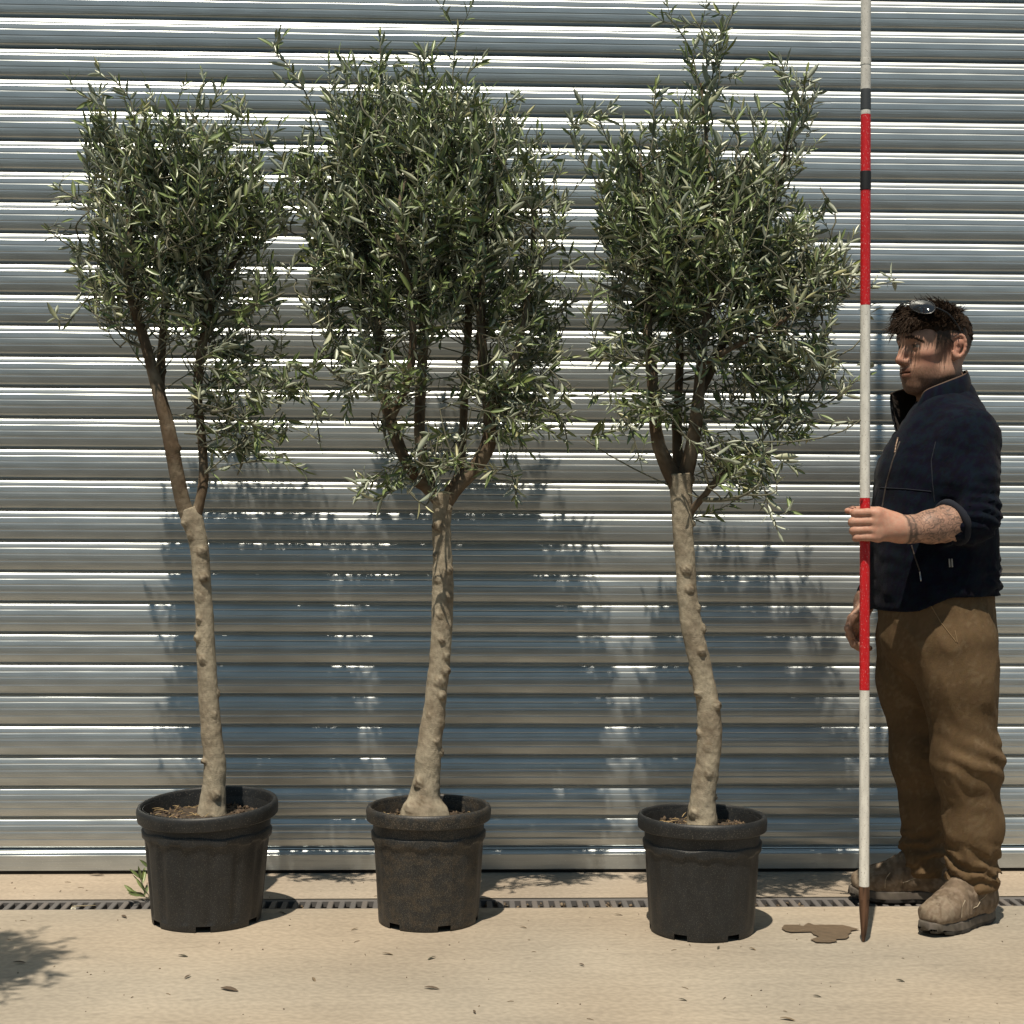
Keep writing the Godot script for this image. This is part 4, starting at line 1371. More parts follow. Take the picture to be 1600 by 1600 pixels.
# left hand closed round the pole, forearm bare to the elbow
func near_hand() -> void:
	var zp := pole_at.z
	var f := Field.new()
	f.k = 0.02
	f.margin = 0.004
	var wrist := W(1405, 827, zp + 0.012)
	f.chain([[W(1512, 812, 0.765), 0.045], [W(1482, 818, 0.782), 0.0475], [W(1455, 823, zp - 0.005), 0.041], [W(1420, 827, zp + 0.008), 0.033], [wrist, 0.0315]])
	# palm
	for q in [[804, 0.022], [817, 0.0205], [829, 0.019], [839, 0.017]]:
		f.cone(wrist, W(1371, q[0], zp + 0.030), 0.024, q[1] * 0.72)
	f.cone(W(1395, 812, zp + 0.008), W(1378, 803, zp + 0.004), 0.019, 0.016)
	var g := Field.new()
	g.k = 0.005
	var ys := [801, 815, 828, 839.5]
	var tips := [1333, 1329.5, 1331, 1335]
	for i in 4:
		var y: float = ys[i]
		var x: float = tips[i]
		var r: float = [0.0102, 0.0105, 0.0100, 0.0090][i]
		g.chain([[W(1372, y + 1, zp + 0.031), r * 1.18], [W(1355, y, zp + 0.031), r * 1.04], [W(x + 3, y + 0.5, zp + 0.022), r * 1.08], [W(x + 2, y + 1.5, zp - 0.004), r], [W(x + 8, y + 2, zp - 0.022), r * 0.92], [W(x + 20, y + 2, zp - 0.025), r * 0.8]])
	# thumb passes behind the pole, its end showing past the index finger
	g.chain([[W(1392, 810, zp + 0.004), 0.016], [W(1372, 800, zp - 0.012), 0.0135], [W(1348, 797, zp - 0.026), 0.0108], [W(1331, 797, zp - 0.018), 0.0100], [W(1324, 798, zp - 0.012), 0.0078]])
	var ga := g.all()
	f.tweak = func(p: Vector3, d: float) -> float:
		var e := g.at(p, ga)
		var h := maxf(0.009 - absf(d - e), 0.0) / 0.009
		return minf(d, e) - h * h * 0.009 * 0.25
	f.margin = 0.003
	f.extras = [g]
	var a0 := W(1402, 827, zp)
	var a1 := W(1500, 815, 0.77)
	var ax := (a1 - a0).normalized()
	var lo := W(1315, 860, zp)
	var hi := W(1530, 775, zp)
	net(f, Vector3(lo.x - 0.005, lo.y, zp - 0.085), Vector3(hi.x + 0.02, hi.y, zp + 0.07), 0.0026, Transform3D.IDENTITY, func(p: Vector3) -> Color:
		var c := SKIN * 1.12
		c = c * (1.0 + 0.10 * n3(p, 50.0) + 0.07 * n3(p, 200.0))
		var s := (p - a0).dot(ax)
		if s < 0.0:
			# knuckles a little redder
			c = c.lerp(Color(0.46, 0.19, 0.13), clampf(0.25 + 0.3 * n3(p, 70.0), 0, 0.5))
		else:
			# tattooed sleeve: dark scrolls and bands over shaded skin
			var q := p * Vector3(1, 1, 0.6)
			var l1 := absf(n3(q, 42.0) + 0.3 * n3(q, 90.0))
			var l2 := absf(n3(q + Vector3(3, 1, 0), 75.0))
			var ink := maxf(1.0 - l1 / 0.15, 0.0) * 0.8 + maxf(1.0 - l2 / 0.14, 0.0) * 0.6 - maxf(1.0 - absf(l1 - 0.3) / 0.08, 0.0) * 0.5
			ink += 0.55 + 0.4 * n3(q, 26.0)
			if absf(s - 0.012) < 0.0035 or absf(s - 0.026) < 0.0025: ink += 0.9
			ink *= smoothstep(0.0, 0.012, s)
			c = c.lerp(Color(0.055, 0.045, 0.04), clampf(ink * 0.72, 0.0, 0.82))
		return c)

# right hand hanging half closed beyond the pole
func far_hand() -> void:
	var z := 0.35
	var f := Field.new()
	f.k = 0.016
	f.margin = 0.003
	var wr := W(1352, 938, z)
	f.chain([[W(1385, 890, 0.335), 0.042], [wr, 0.031]])
	for i in 4:
		f.cone(wr, W(1335 + 3 * i, 974 + 3 * i, z + 0.028 - 0.019 * i), 0.022, 0.0135)
	var g := Field.new()
	g.k = 0.005
	for i in 4:
		var zz := z + 0.030 - 0.0205 * i
		var sh := 4.0 * i
		g.chain([[W(1334 + sh, 973 + sh, zz), 0.0125], [W(1327 + sh, 992 + sh * 0.8, zz), 0.0108], [W(1334 + sh, 1007 + sh * 0.6, zz + 0.003), 0.0098], [W(1347 + sh, 1008 + sh * 0.4, zz + 0.004), 0.0085]])
	g.chain([[W(1346, 948, z + 0.026), 0.015], [W(1331, 966, z + 0.044), 0.0125], [W(1325, 982, z + 0.048), 0.0105], [W(1330, 994, z + 0.046), 0.0085]])
	var ga := g.all()
	f.tweak = func(p: Vector3, d: float) -> float:
		var e := g.at(p, ga)
		var h := maxf(0.008 - absf(d - e), 0.0) / 0.008
		return minf(d, e) - h * h * 0.008 * 0.25
	f.extras = [g]
	var lo := W(1305, 1030, z)
	var hi := W(1410, 870, z)
	net(f, Vector3(lo.x, lo.y, z - 0.09), Vector3(hi.x, hi.y, z + 0.08), 0.0032, Transform3D.IDENTITY, func(p: Vector3) -> Color:
		return SKIN * (1.0 + 0.12 * n3(p, 60.0)))

func jacket_field() -> Field:
	var f := Field.new()
	f.k = 0.055
	f.margin = 0.016
	for s in [-0.062, 0.062]:
		f.chain([[W(1478, 680, ZB + s), 0.118], [W(1463, 745, ZB + s), 0.150], [W(1458, 830, ZB + s), 0.158], [W(1461, 893, ZB + s), 0.157], [W(1461, 950, ZB + s), 0.158]])
	f.chain([[W(1482, 620, ZB), 0.065], [W(1485, 660, ZB), 0.085]])
	f.cone(W(1492, 688, ZB - 0.155), W(1505, 688, ZB + 0.165), 0.070, 0.073)
	# near sleeve, pushed up over the elbow
	f.chain([[W(1512, 690, 0.705), 0.080], [W(1513, 750, 0.735), 0.080]])
	var sl := Field.new()
	sl.k = 0.03
	sl.chain([[W(1513, 742, 0.735), 0.080], [W(1515, 804, 0.752), 0.072], [W(1472, 817, 0.776), 0.062]])
	var sa := sl.all()
	f.extras = [sl]
	# far sleeve
	f.chain([[W(1478, 695, 0.36), 0.072], [W(1432, 840, 0.325), 0.062], [W(1360, 928, 0.345), 0.042]])
	# front hem hangs lower
	f.chain([[W(1400, 880, ZB + 0.01), 0.055], [W(1400, 975, ZB + 0.01), 0.055]])
	var cut0 := W(1483, 816, 0.775)
	var cutn := Vector3(-0.92, 0.34, 0.18).normalized()
	var elbow := W(1514, 806, 0.752)
	var hem := W(1460, 927, ZB).y
	var front := W(1400, 950, ZB)
	var dropped := W(1360, 951, ZB).y
	f.tweak = func(p: Vector3, d: float) -> float:
		# folds: bunched rings on the pushed-up sleeve, drape on the body
		var w := exp(-(p - elbow).length_squared() / 0.016) * smoothstep(0.60, 0.66, p.z)
		var r := (p.y - elbow.y) + 0.25 * (p.x - elbow.x)
		if p.z > 0.6:
			var e := maxf(sl.at(p, sa) + w * 0.0065 * sin(r * TAU / 0.030 + 3.0 * n3(p, 9.0)), (p - cut0).dot(cutn))
			var hh := maxf(0.022 - absf(d - e), 0.0) / 0.022
			d = minf(d, e) - hh * hh * 0.022 * 0.25
		d += 0.005 * n3(p * Vector3(1.0, 0.4, 1.0), 9.0) + 0.0028 * n3(p * Vector3(1.0, 1.3, 0.8) + Vector3(p.y * 0.9, 0, 0), 17.0) + 0.0012 * n3(p, 80.0)
		# gathered waist at the back
		var back := smoothstep(front.x + 0.12, front.x + 0.24, p.x) * smoothstep(hem + 0.13, hem + 0.05, p.y)
		d += back * 0.006 * sin(p.y * TAU / 0.036 + 2.0 * n3(p, 12.0))
		# hem, lower in front
		var h := lerpf(dropped, hem, smoothstep(front.x - 0.02, front.x + 0.10, p.x))
		if p.x > W(1361, 900, p.z).x or p.y > hem + 0.1: d = maxf(d, h - p.y)
		return d
	return f

func jacket(o: Node) -> void:
	var f := jacket_field()
	net_begin()
	var navy := Color(0.0058, 0.0078, 0.0145)
	net(f, Vector3(0.93, 0.83, 0.2), Vector3(1.72, 1.5, 0.90), 0.0078, Transform3D.IDENTITY, func(p: Vector3) -> Color:
		return navy * (1.0 + 0.25 * n3(p, 26.0) + 0.25 * n3(p, 110.0)))
	part("fleece_jacket", net_mesh(), M.fleece, o)
	var jk: Node = o.get_node("fleece_jacket")
	# standing collar, open at the throat
	var st := [[[1392, 616, ZB - 0.045], [1407, 686, ZB + 0.035]], [[1404, 611, ZB - 0.07], [1418, 668, ZB - 0.05]], [[1452, 600, ZB - 0.085], [1458, 645, ZB - 0.09]], [[1494, 585, ZB - 0.06], [1500, 628, ZB - 0.065]], [[1510, 580, ZB], [1515, 620, ZB]], [[1506, 586, ZB + 0.06], [1505, 632, ZB + 0.075]], [[1476, 598, ZB + 0.088], [1470, 652, ZB + 0.105]], [[1448, 610, ZB + 0.078], [1428, 672, ZB + 0.085]], [[1440, 620, ZB + 0.068], [1408, 690, ZB + 0.055]]]
	var topp := []
	var bot := []
	for q in st:
		topp.append([W(q[0][0], q[0][1], q[0][2]), 0.0])
		bot.append([W(q[1][0], q[1][1] + 8, q[1][2]), 0.0])
	var n := 60
	var samp := func(a: Array, t: float) -> Vector3:
		var ft := t * (a.size() - 1)
		var i := mini(int(ft), a.size() - 2)
		return a[i][0].cubic_interpolate(a[i + 1][0], a[max(i - 1, 0)][0], a[min(i + 2, a.size() - 1)][0], ft - i)
	var V := PackedVector3Array()
	var I := PackedInt32Array()
	var C := PackedColorArray()
	var rows := 7
	var mid := W(1468, 640, ZB)
	for side in 2:
		for i in n + 1:
			var t := float(i) / n
			var pt: Vector3 = samp.call(topp, t)
			var pb: Vector3 = samp.call(bot, t)
			for r in rows + 1:
				var p := pt.lerp(pb, float(r) / rows)
				var outw := Vector3(p.x - mid.x, 0, p.z - mid.z).normalized()
				p += outw * (0.004 if side == 0 else -0.004) * (0.6 if r == 0 else 1.0) + outw * 0.006 * sin(PI * r / rows)
				V.append(p)
				C.append(navy * (1.0 + 0.3 * n3(p, 60.0)) if side == 0 else Color(0.030, 0.020, 0.016))
	var w := rows + 1
	var half := (n + 1) * w
	for i in n:
		for r in rows:
			var q := i * w + r
			I.append_array([q, q + w, q + 1, q + 1, q + w, q + w + 1])
			I.append_array([half + q, half + q + 1, half + q + w, half + q + 1, half + q + w + 1, half + q + w])
		I.append_array([i * w, half + i * w, (i + 1) * w, (i + 1) * w, half + i * w, half + (i + 1) * w])
	part("collar", build(V, I, PackedVector3Array(), C), M.fleece, jk)
	var trim := mat(Color(0.085, 0.052, 0.035), 0.7)
	var edge := []
	for i in n + 1: edge.append([samp.call(topp, float(i) / n), 0.0028])
	var e0 := []
	for i in 9: e0.append([topp[-1][0].lerp(bot[-1][0], i / 8.0) + Vector3(0, 0, 0.004), 0.0026])
	part("collar_trim", tube(edge, 6), trim, jk)
	part("collar_trim", tube(e0, 6), trim, jk)
	var zipm := mat(Color(0.06, 0.048, 0.042), 0.6, 0.3)
	var lay := func(called: String, pts: Array, r: float, m: Material):
		var path := []
		for i in pts.size() - 1:
			var k := 10
			for j in k + (1 if i == pts.size() - 2 else 0):
				var t := float(j) / k
				path.append([hit(f, lerpf(pts[i][0], pts[i + 1][0], t), lerpf(pts[i][1], pts[i + 1][1], t)) + Vector3(0, 0, 0.0006), r])
		part(called, tube(path, 6), m, jk)
	lay.call("zip", [[1406, 690], [1394, 722], [1384, 760], [1377, 800]], 0.0024, zipm)
	lay.call("zip_pull", [[1403, 684], [1400, 696], [1398, 708]], 0.0030, mat(Color(0.16, 0.11, 0.08), 0.45, 0.6))
	var seam := mat(Color(0.009, 0.012, 0.02), 0.95)
	lay.call("yoke_seam", [[1375, 762], [1415, 764], [1455, 768]], 0.0014, seam)
	lay.call("armhole_seam", [[1462, 690], [1455, 720], [1457, 755], [1460, 785]], 0.0014, seam)
	lay.call("pocket_zip", [[1424, 852], [1430, 872], [1437, 892]], 0.0022, zipm)
	lay.call("pocket_zip_pull", [[1437, 893], [1439, 908]], 0.0022, mat(Color(0.4, 0.4, 0.4), 0.35, 0.9))
	# cuff rolled round the forearm
	var fa := (W(1455, 823, 0.80) - W(1512, 812, 0.765)).normalized()
	var fc := W(1487, 817, 0.779)
	var cu := fa.cross(Vector3(0.1, 0.2, 1)).normalized()
	var cv := cu.cross(fa)
	var ring := []
	for i in 33:
		var a := TAU * i / 32
		ring.append([fc + (cu * cos(a) + cv * sin(a)) * 0.0535 + fa * (0.012 * cos(a + 0.6)), 0.0105 + 0.0015 * sin(a * 5.0)])
	part("cuff", tube(ring, 10), mat(navy * 1.2, 0.95), jk)
	var tabm := mat(Color(0.30, 0.29, 0.27), 0.8)
	for x in [1483.0, 1487.0]:
		lay.call("label_tab", [[x, 873], [x + 1, 886]], 0.0024, tabm)

func trousers(o: Node) -> void:
	var f := Field.new()
	f.k = 0.045
	f.margin = 0.016
	for s in [-0.06, 0.06]:
		f.chain([[W(1462, 885, ZB + s), 0.118], [W(1462, 930, ZB + s), 0.143], [W(1462, 985, ZB + s), 0.150]])
	f.chain([[W(1497, 1005, 0.655), 0.103], [W(1497, 1060, 0.655), 0.097], [W(1511, 1190, 0.65), 0.084], [W(1521, 1290, 0.64), 0.071], [W(1519, 1382, 0.635), 0.068]])
	f.chain([[W(1432, 1005, 0.42), 0.108], [W(1428, 1060, 0.41), 0.098], [W(1440, 1180, 0.395), 0.082], [W(1448, 1260, 0.385), 0.066], [W(1442, 1352, 0.38), 0.066]])
	var mid := W(1470, 1200, 0.52)
	var near_hem := W(1519, 1393, 0.635).y
	var far_hem := W(1442, 1366, 0.38).y
	var kn := W(1480, 1190, 0.72)
	f.tweak = func(p: Vector3, d: float) -> float:
		var hem := near_hem if p.z > 0.515 else far_hem
		var a := p.y - hem
		# cloth bunched over the boots
		var w := smoothstep(0.17, 0.08, a) * smoothstep(0.0, 0.035, a)
		var swirl := sin((a + 0.35 * (p.x - mid.x) * (1.0 if p.z > 0.515 else -1.0) + 0.02 * n3(p, 14.0)) * TAU / 0.040)
		d += w * (0.0075 * swirl + 0.003 * n3(p, 20.0))
		# drag lines over thigh and knee
		var q := Vector3(p.x + 0.45 * p.y, p.y * 0.35 - 0.3 * p.x, p.z)
		var fold := 1.0 - absf(n3(q, 8.5)) * 2.2
		d += 0.0022 * n3(p, 6.0) - 0.0042 * maxf(fold, 0.0) * maxf(fold, 0.0)
		var kk := exp(-pow((p.y - kn.y) / 0.07, 2.0)) * smoothstep(-0.05, 0.06, p.x - kn.x)
		d += kk * 0.005 * sin((p.y + 0.5 * p.x) * TAU / 0.055 + 2.0 * n3(p, 8.0))
		var slope := 0.10 * (p.x - mid.x)
		return maxf(d, hem + slope * (1.0 if p.z > 0.515 else 0.3) - p.y)
	net_begin()
	var ks := [W(1450, 940, 0.7), W(1494, 1002, 0.7)]
	net(f, Vector3(1.02, 0.0, 0.2), Vector3(1.68, 0.98, 0.84), 0.0078, Transform3D.IDENTITY, func(p: Vector3) -> Color:
		var c := Color(0.118, 0.078, 0.043) * (1.0 + 0.14 * n3(p, 11.0) + 0.08 * n3(p, 55.0) + 0.10 * n3(p, 140.0))
		# paler scuffs on knees and shins, dirt at the hems
		var dust := n3(p, 17.0) * 0.5 + n3(p, 60.0) * 0.5
		if dust > 0.32: c = c.lerp(Color(0.2, 0.15, 0.095), 0.25)
		return c)
	part("work_trousers", net_mesh(), M.cloth, o)
	var tr: Node = o.get_node("work_trousers")
	var seam := mat(Color(0.19, 0.125, 0.062), 0.9)
	for q in [[[1452, 942], [1472, 975], [1494, 1003]], [[1496, 1004], [1492, 985]]]:
		var path := []
		for i in q.size() - 1:
			for j in 11: path.append([hit(f, lerpf(q[i][0], q[i + 1][0], j / 10.0), lerpf(q[i][1], q[i + 1][1], j / 10.0)), 0.0015])
		part("pocket_seam", tube(path, 6), seam, tr)

func boots(o: Node) -> void:
	for b in 2:
		var ank := W(1520, 1385, 0.635) if b == 0 else W(1444, 1352, 0.38)
		ank.y = 0.0
		var d := Vector3(-0.80, 0, 0.60).normalized() if b == 0 else Vector3(-0.99, 0, -0.10).normalized()
		var side := Vector3.UP.cross(d).normalized()
		var xf := Transform3D(Basis(d, Vector3.UP, side), ank)
		var f := Field.new()
		f.k = 0.03
		f.margin = 0.012
		f.chain([[Vector3(-0.045, 0.060, 0), 0.041], [Vector3(0.06, 0.068, 0), 0.043], [Vector3(0.12, 0.060, 0.0), 0.040]])
		for zz in [-0.014, 0.014]:
			f.chain([[Vector3(0.11, 0.058, zz), 0.034], [Vector3(0.178 - 0.3 * absf(zz), 0.053, zz), 0.031]])
		f.chain([[Vector3(-0.030, 0.14, 0), 0.050], [Vector3(-0.022, 0.075, 0), 0.045]])
		f.cone(Vector3(0.0, 0.13, 0), Vector3(0.10, 0.070, 0), 0.044, 0.034)
		f.tweak = func(p: Vector3, dd: float) -> float:
			dd += 0.0025 * n3(p + ank, 30.0) + 0.0035 * exp(-pow((p.x - 0.075) / 0.035, 2.0)) * sin(p.x * TAU / 0.017 + p.y * 40.0) * 0.6
			# toe cap seam
			dd += 0.0022 * exp(-pow((p.x - 0.118 + 0.25 * (p.y - 0.07)) / 0.0035, 2.0))
			return maxf(dd, 0.024 - p.y)
		net_begin()
		net(f, Vector3(-0.11, 0.0, -0.075), Vector3(0.235, 0.185, 0.075), 0.0052, xf, func(p: Vector3) -> Color:
			var q := p + ank
			var c := Color(0.145, 0.108, 0.076) * (1.0 + 0.35 * n3(q, 24.0) + 0.2 * n3(q, 80.0))
			if n3(q, 37.0) > 0.1: c = c.lerp(Color(0.25, 0.195, 0.145), 0.5 + 0.3 * n3(q, 120.0))
			if p.x > 0.15 and n3(q, 60.0) > 0.0: c = c.lerp(Color(0.28, 0.23, 0.17), 0.5)
			return c)
		var up := part("boot", net_mesh(), M.boot, o)
		var act := f.all()
		for ln in [[[-0.012, 0.125], [0.004, 0.095], [0.030, 0.078], [0.07, 0.062]], [[-0.060, 0.12], [-0.066, 0.09], [-0.058, 0.06]], [[0.105, 0.09], [0.118, 0.07], [0.120, 0.045]]]:
			var path := []
			for i in ln.size(): 
				path.append([Vector3(ln[i][0], ln[i][1], 0), 0.0013])
			path = smooth_path(path, 0.006)
			for q in path:
				var t := 0.09
				for k in 40:
					var e: float = f.at(Vector3(q[0].x, q[0].y, t), act)
					if e < 0.0004: break
					t -= e * 0.8
				q[0] = xf * Vector3(q[0].x, q[0].y, t)
			part("stitching", tube(path, 5), mat(Color(0.36, 0.3, 0.22), 0.9), up)
		# cleated sole
		var out := []
		for k in 72:
			var a := TAU * k / 72
			var x := 0.065 + cos(a) * 0.152
			var wd := lerpf(0.040, 0.052, smoothstep(-0.08, 0.15, x)) - 0.008 * exp(-pow((x - 0.035) / 0.04, 2.0))
			out.append(Vector2(x, signf(sin(a)) * pow(absf(sin(a)), 0.62) * wd))
		var V := PackedVector3Array()
		var I := PackedInt32Array()
		var C := PackedColorArray()
		var lv := [[0.0, 0.96], [0.004, 1.0], [0.012, 1.0], [0.0125, 1.0], [0.030, 0.985], [0.034, 0.95]]
		for l in lv.size():
			for k in 72:
				var c2: Vector2 = out[k]
				var s: float = lv[l][1]
				if l <= 2 and k % 6 < 2: s *= 0.90
				if l <= 2 and c2.x > -0.015 and c2.x < 0.03: s *= 0.9
				var lift := 0.012 * smoothstep(0.13, 0.22, c2.x) if l < 3 else 0.006 * smoothstep(0.13, 0.22, c2.x)
				V.append(xf * Vector3(0.065 + (c2.x - 0.065) * s, lv[l][0] + lift, c2.y * s))
				C.append((Color(0.10, 0.085, 0.07) if l > 2 else Color(0.05, 0.045, 0.04)) * (1.0 + 0.5 * n3(V[-1], 70.0)))
		for l in lv.size() - 1:
			for k in 72:
				var q := l * 72 + k
				var q1 := l * 72 + (k + 1) % 72
				I.append_array([q, q1, q + 72, q1, q1 + 72, q + 72])
		for e in [0, lv.size() - 1]:
			var c := V.size()
			V.append(xf * Vector3(0.065, lv[e][0], 0))
			C.append(Color(0.05, 0.045, 0.04))
			for k in 72: I.append_array([c, e * 72 + k, e * 72 + (k + 1) % 72] if e > 0 else [c, e * 72 + (k + 1) % 72, e * 72 + k])
		part("sole", build(V, I, PackedVector3Array(), C), vmat(0.8), up)

func sunglasses(head: Transform3D) -> void:
	var o := thing("sunglasses", "black sunglasses pushed up on top of the man's dark hair", "sunglasses", head.origin)
	var lens := mat(Color(0.012, 0.012, 0.014), 0.06)
	lens.clearcoat_enabled = true
	lens.clearcoat_roughness = 0.03
	var frame := mat(Color(0.010, 0.010, 0.011), 0.25)
	var tw := func(p: Vector3) -> Vector3: return head.basis * p
	for s in [-1.0, 1.0]:
		# bulging lens lying back on the hair
		var un := Vector3(0.52, 0.66, s * 0.5).normalized()
		var c := Vector3(0.066, 0.094, s * 0.046) + un * 0.017
		var uu := Vector3(0, 0, 1).cross(un).normalized()
		var uv := un.cross(uu)
		var V := PackedVector3Array()
		var I := PackedInt32Array()
		for side in 2:
			for i in 7:
				for k in 28:
					var a := TAU * k / 28
					var r := i / 6.0
					var e := uu * cos(a) * 0.024 * r + uv * sin(a) * 0.036 * r * (1.0 - 0.12 * cos(a))
					V.append(tw.call(c + e + un * (0.007 * (1.0 - r * r) - side * 0.0018)))
		for side in 2:
			for i in 6:
				for k in 28:
					var q := side * 196 + i * 28 + k
					var q1 := side * 196 + i * 28 + (k + 1) % 28
					if side == 0: I.append_array([q, q + 28, q1, q1, q + 28, q1 + 28])
					else: I.append_array([q, q1, q + 28, q1, q1 + 28, q + 28])
		part("lens", build(V, I), lens, o)
		var rim := []
		for k in 29:
			var a := TAU * k / 28
			rim.append([tw.call(c + uu * cos(a) * 0.0243 + uv * sin(a) * 0.0364 * (1.0 - 0.12 * cos(a))), 0.0019])
		part("lens_rim", tube(rim, 6), frame, o)
		var arm := [[Vector3(0.056, 0.099, s * 0.084), 0.0030], [Vector3(0.026, 0.084, s * 0.091), 0.0030], [Vector3(-0.004, 0.056, s * 0.090), 0.0028], [Vector3(-0.026, 0.030, s * 0.083), 0.0024], [Vector3(-0.034, 0.016, s * 0.081), 0.0022]]
		var ap := []
		for q in arm: ap.append([tw.call(q[0]), q[1]])
		part("temple_arm", tube(smooth_path(ap, 0.006), 8), frame, o)
	part("bridge", tube([[tw.call(Vector3(0.076, 0.116, -0.024)), 0.002], [tw.call(Vector3(0.082, 0.121, 0)), 0.002], [tw.call(Vector3(0.076, 0.116, 0.024)), 0.002]], 6), frame, o)
#</PERSON>

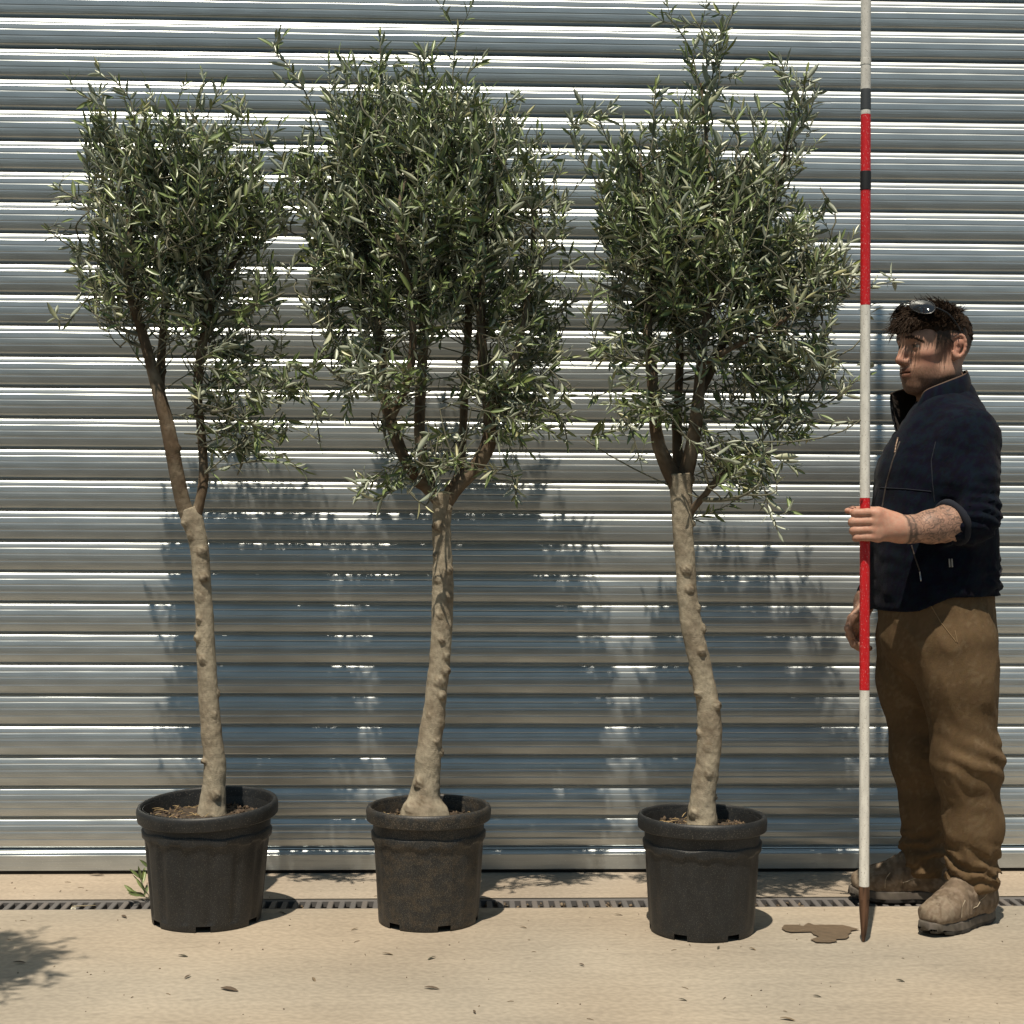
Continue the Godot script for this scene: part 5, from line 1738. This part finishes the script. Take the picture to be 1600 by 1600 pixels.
#<LITTER>
# ---------------------------------------------------------------- small things on the ground
func litter() -> void:
	rng.seed = 515
	# dark brown patch laid flat beside the pole
	var pts := [[1221, 1452.6], [1226, 1447], [1247, 1447], [1255, 1449], [1263, 1444], [1272, 1447], [1295, 1446.8], [1317, 1447.5], [1343, 1454], [1328, 1456.5], [1331, 1459], [1325, 1461.6], [1327, 1465], [1322, 1469], [1306, 1469.5], [1308, 1473], [1296, 1475], [1276, 1474.5], [1266, 1470], [1280, 1465.5], [1271, 1462], [1267, 1457.7], [1236, 1458.8], [1227, 1456.5]]
	var V := PackedVector3Array()
	var I := PackedInt32Array()
	var U := PackedVector2Array()
	var rim := PackedVector2Array()
	for i in pts.size():
		var a: Array = pts[i]
		var b: Array = pts[(i + 1) % pts.size()]
		for k in 5:
			var g := G(lerpf(a[0], b[0], k / 5.0) + rng.randf_range(-0.5, 0.5), lerpf(a[1], b[1], k / 5.0) + rng.randf_range(-0.18, 0.18))
			rim.append(Vector2(g.x, g.z))
	var tri := Geometry2D.triangulate_polygon(rim)
	for p in rim:
		V.append(Vector3(p.x, 0.004, p.y))
		U.append(p / 3.1)
	for t in range(0, tri.size(), 3): I.append_array([tri[t], tri[t + 1], tri[t + 2]])
	var N := PackedVector3Array()
	for p in V: N.append(Vector3.UP)
	var st := struct("dark_patch", build(V, I, N, PackedColorArray(), U), M.dark_concrete, "dark brown patch with ragged edge on the concrete beside the pole foot")
	# dry leaves
	var dry := [mat(Color(0.10, 0.07, 0.045), 0.8), mat(Color(0.17, 0.125, 0.075), 0.8), mat(Color(0.06, 0.055, 0.035), 0.8)]
	var spots := [[345, 1543, 20, 0.5], [597, 1489, 13, 0.1], [681, 1494, 12, 2.4], [663, 1542, 14, 0.3], [1219, 1590, 17, 0.3], [278, 1492, 11, 0.2], [298, 1523, 9, 2.0], [1170, 1480, 8, 0.8], [1124, 1478, 7, 2.0], [20, 1503, 12, 0.1], [488, 1527, 8, 1.2], [1060, 1560, 7, 0.4], [905, 1505, 6, 1.0], [812, 1447, 7, 0.4], [435, 1425, 7, 0.3], [190, 1430, 10, 0.9], [960, 1428, 8, 0.0], [1270, 1555, 6, 0.2], [140, 1366, 18, 0.05], [560, 1450, 7, 2.7], [1400, 1530, 7, 0.6], [740, 1578, 6, 1.4]]
	for i in spots.size():
		var s: Array = spots[i]
		var p := G(s[0], s[1], 0.004)
		var L: float = s[2] / 600.0 * 1.25 + 0.008
		var o := top("fallen_leaf", leaf_kinds[2 if i % 3 else 0], dry[i % 3], "small dry brown leaf lying on the beige concrete", "leaf", p, "dry leaves scattered on the concrete")
		var y := Vector3(cos(s[3]), 0.08, sin(s[3])).normalized()
		var x := y.cross(Vector3(rng.randfn() * 0.25, 1, rng.randfn() * 0.25)).normalized()
		o.basis = Basis(x * L * 0.28, y * L, x.cross(y) * L * 1.2)
		if o.basis.z.y < 0: o.basis = Basis(-o.basis.x, o.basis.y, -o.basis.z)
	# crumbs of soil, chaff and leaf bits
	V = PackedVector3Array(); I = PackedInt32Array()
	var C := PackedColorArray()
	for i in 480:
		var x := rng.randf_range(-2.2, 2.6)
		var z := rng.randf_range(0.03, 0.32) if rng.randf() < 0.25 else rng.randf_range(0.46, 2.0)
		var c := Vector3(x, 0.001, z)
		if rng.randf() < 0.7: clod(V, I, C, c, rng.randf_range(0.0008, 0.0028), Color(0.13, 0.095, 0.06) * rng.randf_range(0.4, 1.5))
		else:
			var d := Vector3(rng.randfn(), 0, rng.randfn() * 0.6).normalized() * rng.randf_range(0.003, 0.011)
			add_tube(V, I, [[c - d, 0.0006], [c + Vector3(0, 0.0012, 0), 0.0009], [c + d, 0.0005]], 4)
			while C.size() < V.size(): C.append(Color(0.16, 0.12, 0.075) * rng.randf_range(0.5, 1.6))
	var cr := top("ground_crumbs", build(V, I, PackedVector3Array(), C), M.soil, "scattered crumbs of soil and chaff over the concrete", "debris")
	cr.set_meta("kind", "stuff")
	# cut olive sprig behind the fluted pot
	var at := G(238, 1408)
	var sp := thing("olive_sprig", "cut olive sprig with green leaves lying against the fluted pot", "sprig", at)
	var stems := [[[0, 0, 0.008], [-0.02, 0.03, 0.008], [-0.035, 0.06, 0.0]], [[0, 0, 0.004], [-0.03, 0.015, 0.02], [-0.055, 0.02, 0.03]], [[0.0, 0.01, 0.0], [-0.005, 0.06, -0.02], [-0.012, 0.10, -0.03]]]
	for q in stems:
		var path := []
		for p in q: path.append([Vector3(p[0], p[1] + 0.006, p[2]), 0.0015])
		part("stem", tube(smooth_path(path, 0.01), 5), M.twig, sp)
		for k in 6:
			var b: Vector3 = path[1][0].lerp(path[2][0], rng.randf_range(-0.6, 1.0))
			var y: Vector3 = ((path[2][0] - path[1][0]).normalized() + Vector3(rng.randfn() * 0.6, absf(rng.randfn()) * 0.35, rng.randfn() * 0.6)).normalized()
			var x: Vector3 = y.cross(Vector3(rng.randfn(), 0.5, 1.0)).normalized()
			var L := rng.randf_range(0.035, 0.055)
			var lf := part("leaf", leaf_kinds[k % 3], M["leaf%d" % (k % 4)], sp)
			lf.transform = Transform3D(Basis(x * L * 0.24, y * L, x.cross(y) * L), b)
	# pale crumb of paper and twig on the grating
	var g2 := G(117, 1415, 0.003)
	top("leaf_scrap", leaf_kinds[2], mat(Color(0.55, 0.52, 0.42), 0.7), "pale curled leaf scrap lying on the drain grating", "leaf", g2).basis = Basis(Vector3(0.016, 0, 0.004), Vector3(0.004, 0.01, -0.02) * -1.0, Vector3(0, 0.03, 0.01))
	var tw := top("dry_twig", tube(smooth_path([[Vector3(0, 0.003, 0), 0.0015], [Vector3(0.03, 0.005, 0.004), 0.0018], [Vector3(0.065, 0.003, -0.004), 0.001]], 0.01), 5), mat(Color(0.30, 0.25, 0.16), 0.8), "thin dry twig lying on the drain grating", "twig", G(112, 1418, 0.0))
	tw.rotation.y = 0.1
#</LITTER>
